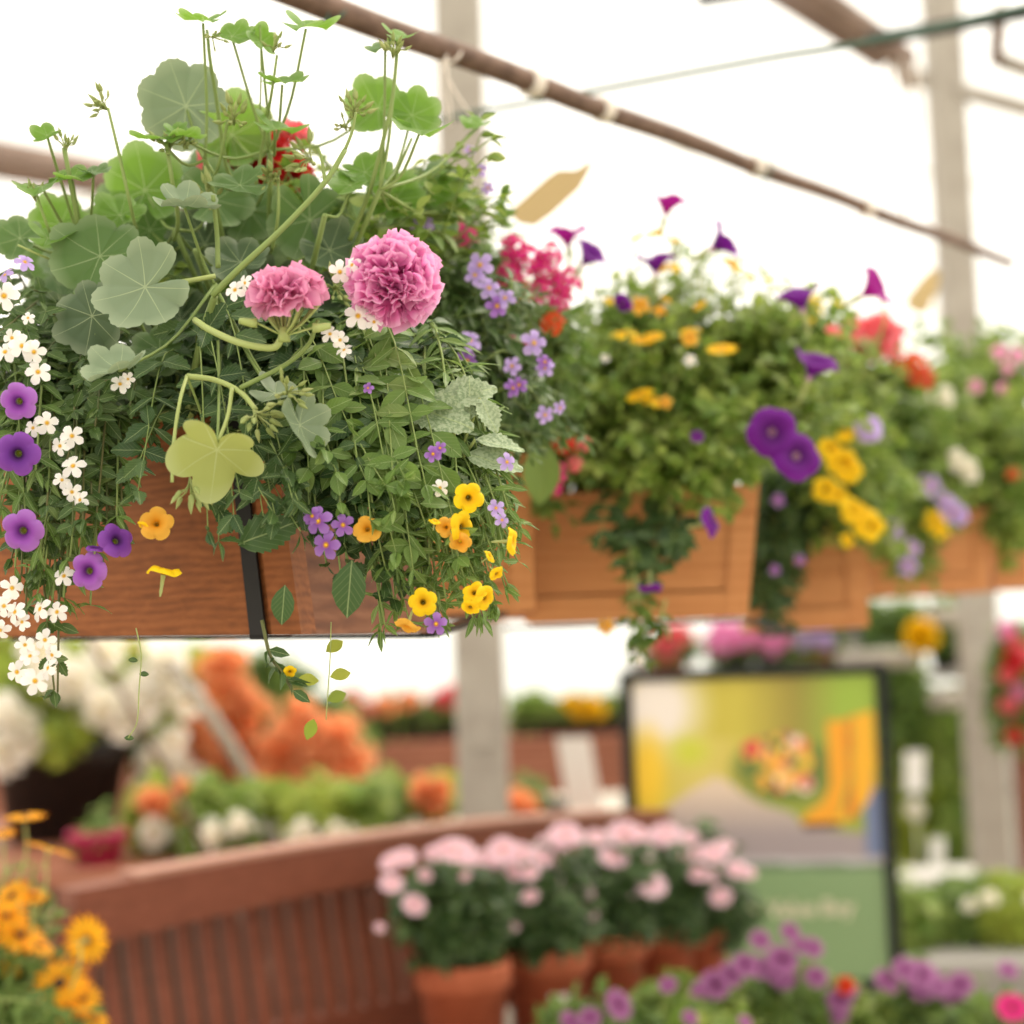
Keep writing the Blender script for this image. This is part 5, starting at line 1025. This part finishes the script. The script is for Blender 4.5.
potted('white_begonia_tub', 'big black tub of cream white begonias at the far left', 'potted plant', base, .19, .25, TUB, [(60, 690, 4.2, 110, 40, .18), (20, 660, 4.3, 70, 45, .1), (150, 680, 4.2, 60, 35, .1), (62, 735, 4.0, 22, 28, .03, 900)], 80, [TL['oval'], TL['ov']], .075, 7, MT['lime'],
       [(BW[i % 2], px, py, 4.0, s, (rng.normal() * .3, .5, 1)) for i, (px, py, s) in enumerate(((20, 725, 34), (8, 752, 38), (28, 740, 32), (55, 680, 34), (100, 706, 38), (125, 722, 34), (70, 680, 40), (150, 690, 40), (140, 702, 42), (5, 715, 34), (165, 660, 34), (110, 650, 36), (190, 700, 30), (40, 650, 34), (175, 740, 26), (165, 680, 34)))], lift=.1, stem_r=.003)
base = on(188, 4.5, zl)
potted('white_begonia_pot', 'small black pot with cream flowers falling over its left side', 'potted plant', base, .1, .17, TUB, [(170, 770, 4.4, 35, 30, .08)], 20, TL['oval'], .08, 5, MT['bggreen'],
       [(BW[0], 160, 765, 4.2, 38, (-.3, .3, 1)), (BW[1], 180, 778, 4.2, 38, (-.1, .2, 1)), (BW[0], 200, 792, 4.2, 34, (.1, .1, 1)), (BW[1], 150, 790, 4.2, 28, (0, .2, 1))], lift=.08, stem_r=.003)
base = on(255, 4.6, zl)
potted('orange_begonia_pot', 'pot of tumbling orange begonias, left of the two orange ones', 'potted plant', base, .14, .16, TUB, [(240, 720, 4.55, 60, 50, .12), (260, 680, 4.6, 50, 30, .1)], 40, TL['ov'], .1, 5, MT['bggreen'],
       [(BO[i % 2], px, py, 4.3, s, (rng.normal() * .3, .3, 1)) for i, (px, py, s) in enumerate(((230, 690, 40), (218, 670, 34), (205, 740, 48), (225, 732, 42), (248, 715, 44), (190, 735, 36), (240, 750, 44), (180, 700, 26), (262, 760, 40), (216, 755, 34), (230, 662, 28), (240, 700, 32)))], lift=.08, stem_r=.003)
base = on(318, 4.55, zl)
potted('orange_begonia_pot', 'pot of orange begonias on the right, full of peach blooms', 'potted plant', base, .13, .15, TUB, [(315, 740, 4.55, 50, 45, .12)], 34, TL['ov'], .1, 5, MT['bggreen'],
       [(BO[i % 2], px, py, 4.25, s, (rng.normal() * .3, .3, 1)) for i, (px, py, s) in enumerate(((285, 755, 44), (300, 735, 44), (325, 765, 50), (345, 760, 44), (300, 775, 44), (318, 745, 44), (340, 735, 34), (275, 775, 34), (350, 780, 30), (300, 712, 26)))], lift=.08, stem_r=.003)
base = on(98, 3.62, zl); potted('magenta_pot_plant', 'low bright magenta pot beside the left end of the bench', 'potted plant', base, .07, .075, MAGPOT, [(92, 842, 3.6, 20, 7, .04)], 10, TL['ov'], .035, 4, MT['bggreen'], [], lift=.03)
bed = [(165, 3.8, 'lime'), (215, 3.72, 'light'), (265, 3.82, 'lime'), (320, 3.72, 'lime'), (375, 3.75, 'light'), (430, 3.82, 'lime')]
lbb = ['lime leaved bedding plant nearest the magenta pot', 'lime green bedding plant under the orange begonias, with pale buds', 'tall sunlit bedding plant in the middle of the row behind the bench', 'lime bedding plant with a round white bloom above the bench rail', 'bright green bedding plant with small white flowers behind the bench', 'lime and orange bedding plant beside the near steel post']
for i, (px, d, mt) in enumerate(bed):
    fls = [(BW[0], px + dx, 832 + rng.uniform(-8, 10), d - .12, s, (0, .5, 1)) for dx, s in ((rng.uniform(-25, 0), 26), (rng.uniform(5, 25), 20))]
    if i in (0, 5): fls += [(BO[0], px + rng.uniform(-22, 22), 800 + rng.uniform(-12, 14), d - .1, 22, (0, .5, 1)) for _ in range(5)]
    potted('bedding_plant', lbb[i], 'potted plant', on(px, d, zl), .07, .08, TUB, [(px, 818, d, 42, 28, .1), (px, 838, d - .05, 40, 14, .05)], 34, [TL['ov'], TL['oval']], .06, 6, MT[mt], fls, lift=.04, stem_r=.002)
potted('bedding_plant', 'small bedding plant with peach flowers just right of the near steel post', 'potted plant', on(548, 4.0, zl) , .06, .07, TUB, [(520, 812, 4.0, 18, 12, .05)], 12, TL['ov'], .045, 5, MT['bggreen'], [(BO[0], 518, 804, 3.9, 26, (0, .4, 1)), (BO[1], 528, 806, 3.92, 22, (0, .4, 1))], lift=.03)
table('display_table', .02, .38, 3.72, 4.35, zl, 'small timber table between the near post and the poster', TABLEW, apron=.5, am=DARKW)
# thin cane and pale pipe on the left
member('bamboo_cane', [P(82, 632, 3.3), P(120, 690, 3.3), P(170, 780, 3.3), P(222, 880, 3.3), P(300, 1030, 3.3), P(392, 1228, 3.3)], .006, RUST, 'thin brown cane leaning down behind the bench rail at left', 'cane', sides=6)
member('garden_stake', [P(168, 660, 3.9), P(215, 722, 3.9), P(262, 800, 3.95), P(277, 826, 3.97)], .016, STEEL, 'pale grey stake slanting through the orange begonias', 'stake', sides=8)
# back table with seed trays
zb = .82
bx0, bx1 = at_z(200, 7.0, zb)[0], at_z(655, 7.0, zb)[0]
table('display_table', bx0, bx1, 6.9, 8.0, zb, 'long reddish timber bench table at the back, carrying rows of green trays', TABLEW, apron=.2)
table('display_table', -4.2, bx0 - .15, 6.6, 7.6, .78, 'back table at the far left under bright yellow-green plants', TABLEW, apron=.2)
for i, (px, w, cols, fm) in enumerate(((350, 46, 'bggreen', 'coral'), (395, 46, 'bggreen', 'orange'), (440, 44, 'bggreen', 'coral'), (535, 44, 'light', None), (580, 44, 'light', 'yellow'), (618, 40, 'light', None), (300, 44, 'bggreen', 'orange'), (250, 44, 'light', None))):
    bs = on(px, 7.15, zb); lb = ['with salmon flowers, just past the orange begonias', 'with orange flowers, second left of the near post', 'with pink flowers, touching the near post from the left', 'just right of the near post', 'with yellow flowers, above the tilted price card', 'next to the upper left corner of the poster', 'with orange flowers, behind the right orange begonias', 'lowest and leftmost, behind the left orange begonias'][i]
    r = empty('bedding_tray', bs, 'black tray of green bedding ' + lb, 'plant tray'); b = Bag(); hw = w / F * 7.15 / 2 * .96
    hexa(b, [bs + (-hw * .9, -.12, 0), bs + (hw * .9, -.12, 0), bs + (hw * .9, .12, 0), bs + (-hw * .9, .12, 0)], [bs + (-hw, -.14, .07), bs + (hw, -.14, .07), bs + (hw, .14, .07), bs + (-hw, .14, .07)]); bpart('tray', b, TUB, r)
    leafy(r, [(px, 712, 7.15, w * .5, 20, .12)], 40, TL['ov'], .075, 6, MT[cols], MT['stem_light'], lift=.02, spread_root=.08, stem_r=.003)
    if fm:
        for j in range(5): add_flower(r, flower_mesh('begonia', fm), px + rng.uniform(-w * .4, w * .4), 702 + rng.uniform(-10, 10), 6.95, 14, (0, .6, 1))
for i, (px, d, hh, mt, lb) in enumerate(((30, 6.8, 60, 'lime', 'yellow-green shrub in full light behind the black tub, leftmost'), (110, 6.9, 70, 'lime', 'yellow-green shrub behind the cream begonias'), (190, 7.0, 56, 'lime', 'rounded yellow-green shrub behind the pale slanting stake'), (-40, 6.7, 70, 'light', 'green shrub cut off by the left edge behind the black tub'))):
    potted('potted_shrub', lb, 'potted plant', on(px, d, .78), .16, .2, TUB, [(px, 680, d, 55, hh * .55, .2)], 50, TL['ov'], .12, 6, MT[mt], [(flower_mesh('begonia', 'amber'), px + rng.uniform(-40, 40), 680 + rng.uniform(-30, 25), d - .25, 20, (0, .5, 1)) for _ in range(6)], lift=.08, stem_r=.004)

# lower right mauve daisies on a low table
zr = .42
stg = empty('plant_bench', bpt(1.1, .8, 0), 'low timber staging under the mauve daisies along the lower right', 'table')
b = Bag(); box(b, bpt(1.1, .82, zr - .015), (1.5, .46, .03), np.array([BD, BN, (0, 0, 1)]), bev=.003); bpart('tabletop', b, TABLEW, stg)
for s_ in (.45, 1.75):
    for n_ in (.66, .98): b = Bag(); box(b, bpt(s_, n_, (zr - .03) / 2), (.05, .05, zr - .03), np.array([BD, BN, (0, 0, 1)])); bpart('leg', b, TABLEW, stg)
DM = [flower_mesh('daisyfull', 'daisymauve', 'eye_dark', seed=i) for i in range(2)]; DMg = flower_mesh('daisyfull', 'magenta', 'eye_dark')
PLB = ['mauve daisy plant just in front of the second terracotta pot', 'mauve daisy plant below the poster, left of the brightest bloom', 'mauve daisy plant below the middle of the poster with the brightest blooms', 'mauve daisy plant under the lower right corner of the poster', 'mauve daisy plant right of the poster frame with lilac-pink heads', 'magenta flowered plant in the lower right corner', 'mauve daisy plant low in front between terracotta pots and poster']
for i, (px, py, d, fl) in enumerate(((600, 1005, 2.24, ((618, 1005, 40), (590, 1018, 30), (668, 985, 24), (570, 1022, 30))), (690, 985, 2.42, ((745, 965, 34), (730, 975, 34), (715, 985, 40), (760, 940, 28), (790, 932, 26), (700, 990, 26))), (775, 980, 2.48, ((782, 960, 42), (776, 972, 36), (786, 980, 30), (816, 977, 30), (812, 948, 30), (800, 945, 22), (760, 968, 30))),
                                    (840, 1000, 2.55, ((840, 1000, 36), (835, 1012, 34), (795, 1002, 34), (785, 1015, 28), (850, 990, 22))), (925, 985, 2.6, ((920, 975, 44), (935, 985, 36), (905, 970, 34), (960, 985, 36), (885, 980, 30), (1008, 970, 26), (955, 1000, 30), (920, 990, 34), (890, 985, 26))), (1005, 1010, 2.45, ((1012, 1008, 40),)), (700, 1020, 2.18, ((690, 1018, 22), (745, 1022, 20))))):
    fls = [((DMg if i == 5 else DM[j % 2]), x, y, d - .1, s * .85, (rng.normal() * .3, .8, .8)) for j, (x, y, s) in enumerate(fl)]
    if i in (1, 3): fls.append((flower_mesh('begonia', 'vermilion'), 845, 985, d - .1, 14, (0, .5, 1)))
    potted('mauve_daisy_plant' if i != 5 else 'magenta_petunia', PLB[i], 'potted plant', on(px, d, zr), .07, .09, TUB, [(px, py + 30, d, 62, 42, .1), (px, py + 5, d, 50, 20, .08)], 60, [TL['lance'], TL['serr']], .042, 8, MT['light' if i in (1, 3, 6) else 'bggreen'], fls, lift=.04, stem_r=.0016)
# green plants beyond, right of the poster
table('plant_bench', .85, 1.9, 3.75, 4.3, .45, 'low grey staging beyond the poster, right side', GREY, apron=.3)
for i, (px, py, d, mt, lb) in enumerate(((910, 935, 3.9, 'light', 'soft green plant just right of the poster frame'), (965, 930, 3.95, 'bggreen', 'green plant with yellowish tips, middle right'), (1015, 925, 3.9, 'lime', 'yellow-green plant with cream flowers at the right edge'))):
    potted('potted_perennial', lb, 'potted plant', on(px, d, .45), .08, .08, TUB, [(px, py, d, 40, 42, .1)], 48, TL['ov'], .055, 7, MT[mt], [(BW[0], px + rng.uniform(-30, 30), py - 30 + rng.uniform(-14, 14), d - .1, 12, (0, .6, 1)) for _ in range(2)], lift=.04, stem_r=.002)
b = Bag(); q0, q1 = P(886, 864, 4.7), P(985, 866, 4.7); yt = 892; box(b, ((q0[0] + q1[0]) / 2, 4.85, P(900, yt, 4.7)[2]), (q1[0] - q0[0], .2, .1), bev=.006); sh = solo('white_tray', b, WHITEP, 'long white trough standing behind the plants right of the poster', 'tray')
zt2 = P(900, yt, 4.7)[2] - .05; table('plant_bench', (q0[0] + q1[0]) / 2 - .3, (q0[0] + q1[0]) / 2 + .1, 4.6, 5.0, zt2, 'grey staging carrying the white trough', GREY)
# shelving with tall greenery beyond the poster
rk = empty('shelving_rack', (1.35, 5.7, 0), 'grey steel shelving rack with green plants behind the poster', 'shelf')
xa, xb = at_z(640, 5.7, 1.1)[0], at_z(1000, 5.7, 1.1)[0]
for z, nm in ((1.06, 'shelf'), (.66, 'shelf'), (.2, 'shelf')): b = Bag(); box(b, ((xa + xb) / 2, 5.8, z), (xb - xa, .4, .03)); bpart(nm, b, GREY, rk)
for x in (xa, xb, (xa + xb) / 2 + .1):
    for y in (5.62, 5.98): b = Bag(); box(b, (x, y, .62), (.035, .035, 1.24)); bpart('upright', b, GREY, rk)
PKC = flower_mesh('cluster', 'pink'); 
zs = 1.075
def shelfpot(px, lb, flm, blob_mt, pm=TERRA, s=34, n=6, yf=640, r=.085, h=.1, z=zs, d=5.7, by=648, bh=14, ls=.06):
    potted('shelf_plant', lb, 'potted plant', on(px, d, z), r, h, pm, [(px, by, d, r / d * F * 1.1, bh, .08)], 26, TL['ov'], ls, 6, MT[blob_mt], [(flm, px + rng.uniform(-18, 18), yf + rng.uniform(-6, 5), d - .15, s, (0, .5, 1)) for _ in range(n)] if flm else [], lift=.03, stem_r=.002)
for px_, lb_ in ((862, 'dark leafy plant on the top shelf behind the pale grey pipe end'), (905, 'green plant on the top shelf behind the round yellow bloom'), (950, 'green plant on the top shelf beside the far steel post')):
    potted('shelf_plant', lb_, 'potted plant', on(px_, 5.85, zs), .08, .09, TUB, [(px_, 622, 5.8, 27, 24, .1)], 46, TL['ov'], .07, 6, MT['bggreen'], [], lift=.05, stem_r=.002)
shelfpot(668, 'terracotta pot on the top shelf above the left of the poster', flower_mesh('begonia', 'coral'), 'bggreen', s=20, n=4)
shelfpot(735, 'pink flowered pot on the top shelf, behind the flared cedar box', PKC, 'bggreen', TUB, yf=638)
shelfpot(775, 'second pink flowered pot on the top shelf, above the middle of the poster', PKC, 'bggreen', TUB, yf=638)
shelfpot(818, 'pot of mixed lilac flowers on the top shelf, right of the pink ones', flower_mesh('cluster', 'lilac'), 'light', TERRA, s=20, n=4)
for i, (px, py, z, mt, lb) in enumerate(((900, 700, .675, 'bggreen', 'dark green plant on the middle shelf right beside the poster'), (945, 740, .675, 'light', 'tall green plant on the middle shelf, left of the far steel post'), (910, 790, .215, 'lime', 'sunlit plant on the bottom shelf beside the poster edge'), (950, 810, .215, 'light', 'green plant on the bottom shelf in front of the far steel post'), (870, 690, .675, 'dark', 'dark green plant on the middle shelf half hidden by the poster'))):
    potted('shelf_plant', lb, 'potted plant', on(px, 5.7, z), .09, .1, TUB, [(px, py, 5.6, 34, 50, .12)], 60, TL['ov'], .1, 6, MT[mt], [(BW[0], px + 5, py + 20, 5.4, 16, (0, .4, 1))] if i == 2 else [], lift=.06, stem_r=.003)
for i, (x0, x1, y, lb) in enumerate(((838, 918, 660, 'long pale grey pipe end above the upper right corner of the poster'), (922, 968, 618, 'upper pale grey pipe beside the far steel post'), (930, 968, 700, 'lower pale grey pipe beside the far steel post'))):
    b = Bag(); tube(b, [P(x0, y, 5.3), P(x1, y - (x1 - x0) * .03, 5.3)], .03, .03, 12); solo('hanging_pipe', b, STEEL, lb, 'pipe', smooth=True)
add = empty('yellow_marigold', on(920, 5.2, 1.09), 'single round yellow bloom out of focus under the far boxes', 'flowering plant'); add_flower(add, flower_mesh('pompom', 'yellow', seed=9), 921, 636, 5.2, 30, (0, .2, 1), 'flower_head')
b = Bag(); tube(b, smooth_path([P(921, 640, 5.22), P(922, 660, 5.3), P(920, 690, 5.55)], 6), .004, .004, 5); bpart('stem', b, MT['stem'], add)
# right edge: hanging pink and red basket, brown post
bq = P(1030, 720, 4.6); hb = empty('red_flower_basket', (bq[0], bq[1], bq[2]), 'basket of pink and red flowers at the right edge behind the far post', 'potted plant')
pot(hb, bq, .1, .12, TERRA); 
keep = Vector(hb.location); hb.location = keep + Vector((0, 0, .1)); bf = set(hb.children)
leafy(hb, [(1020, 680, 4.6, 30, 60, .1), (1015, 720, 4.55, 26, 30, .05)], 50, TL['ov'], .06, 6, MT['bggreen'], MT['stem'], lift=.06, stem_r=.002)
for o in hb.children:
    if o not in bf: o.location = hb.location - keep
hb.location = keep
for px, py, s, m_ in ((1006, 628, 24, 'pink'), (1015, 660, 34, 'red'), (1020, 655, 30, 'coral'), (1008, 675, 24, 'coral'), (1008, 706, 26, 'coral'), (1018, 690, 22, 'pink'), (1012, 640, 20, 'coral'), (1014, 735, 22, 'red')): add_flower(hb, flower_mesh('begonia', m_), px, py, 4.5, s * .62, (-.2, .4, 1))
b = Bag(); box(b, (bq[0], bq[1], bq[2] / 2), (.085, .085, bq[2]), bev=.004); solo('wooden_post', b, BENCH, 'reddish brown timber post at the right edge carrying the basket', 'post')

# ================================================================== LIGHT
w = bpy.data.worlds.new('world'); sc.world = w; w.use_nodes = True; bg = w.node_tree.nodes['Background']; nt = w.node_tree
tc = nt.nodes.new('ShaderNodeTexCoord'); sx = nt.nodes.new('ShaderNodeSeparateXYZ'); nt.links.new(tc.outputs['Generated'], sx.inputs[0])
rp_ = ramp(nt, [(.0, (170, 176, 150)), (.47, (206, 206, 190)), (.52, (255, 250, 238)), (1, (255, 249, 236))]); mr = nt.nodes.new('ShaderNodeMapRange'); mr.inputs['From Min'].default_value = -1; nt.links.new(sx.outputs[2], mr.inputs[0]); nt.links.new(mr.outputs[0], rp_.inputs[0]); nt.links.new(rp_.outputs[0], bg.inputs[0])
bg.inputs[1].default_value = 1.55
sun = bpy.data.lights.new('sun', 'SUN'); so = bpy.data.objects.new('sun', sun); COL.objects.link(so); sun.energy = 3.0; sun.angle = math.radians(25); sun.color = (1, .9, .76)
so.rotation_euler = Vector((-.55, -.35, -.9)).to_track_quat('-Z', 'Y').to_euler(); so.location = (4, 4, 8)
sc.view_settings.view_transform = 'Standard'; sc.view_settings.look = 'None'; sc.view_settings.exposure = 0.15; sc.view_settings.gamma = 1; sc.view_settings.use_curve_mapping = False
sc.cycles.use_denoising = True; sc.cycles.max_bounces = 8; sc.cycles.transparent_max_bounces = 8; sc.cycles.diffuse_bounces = 4
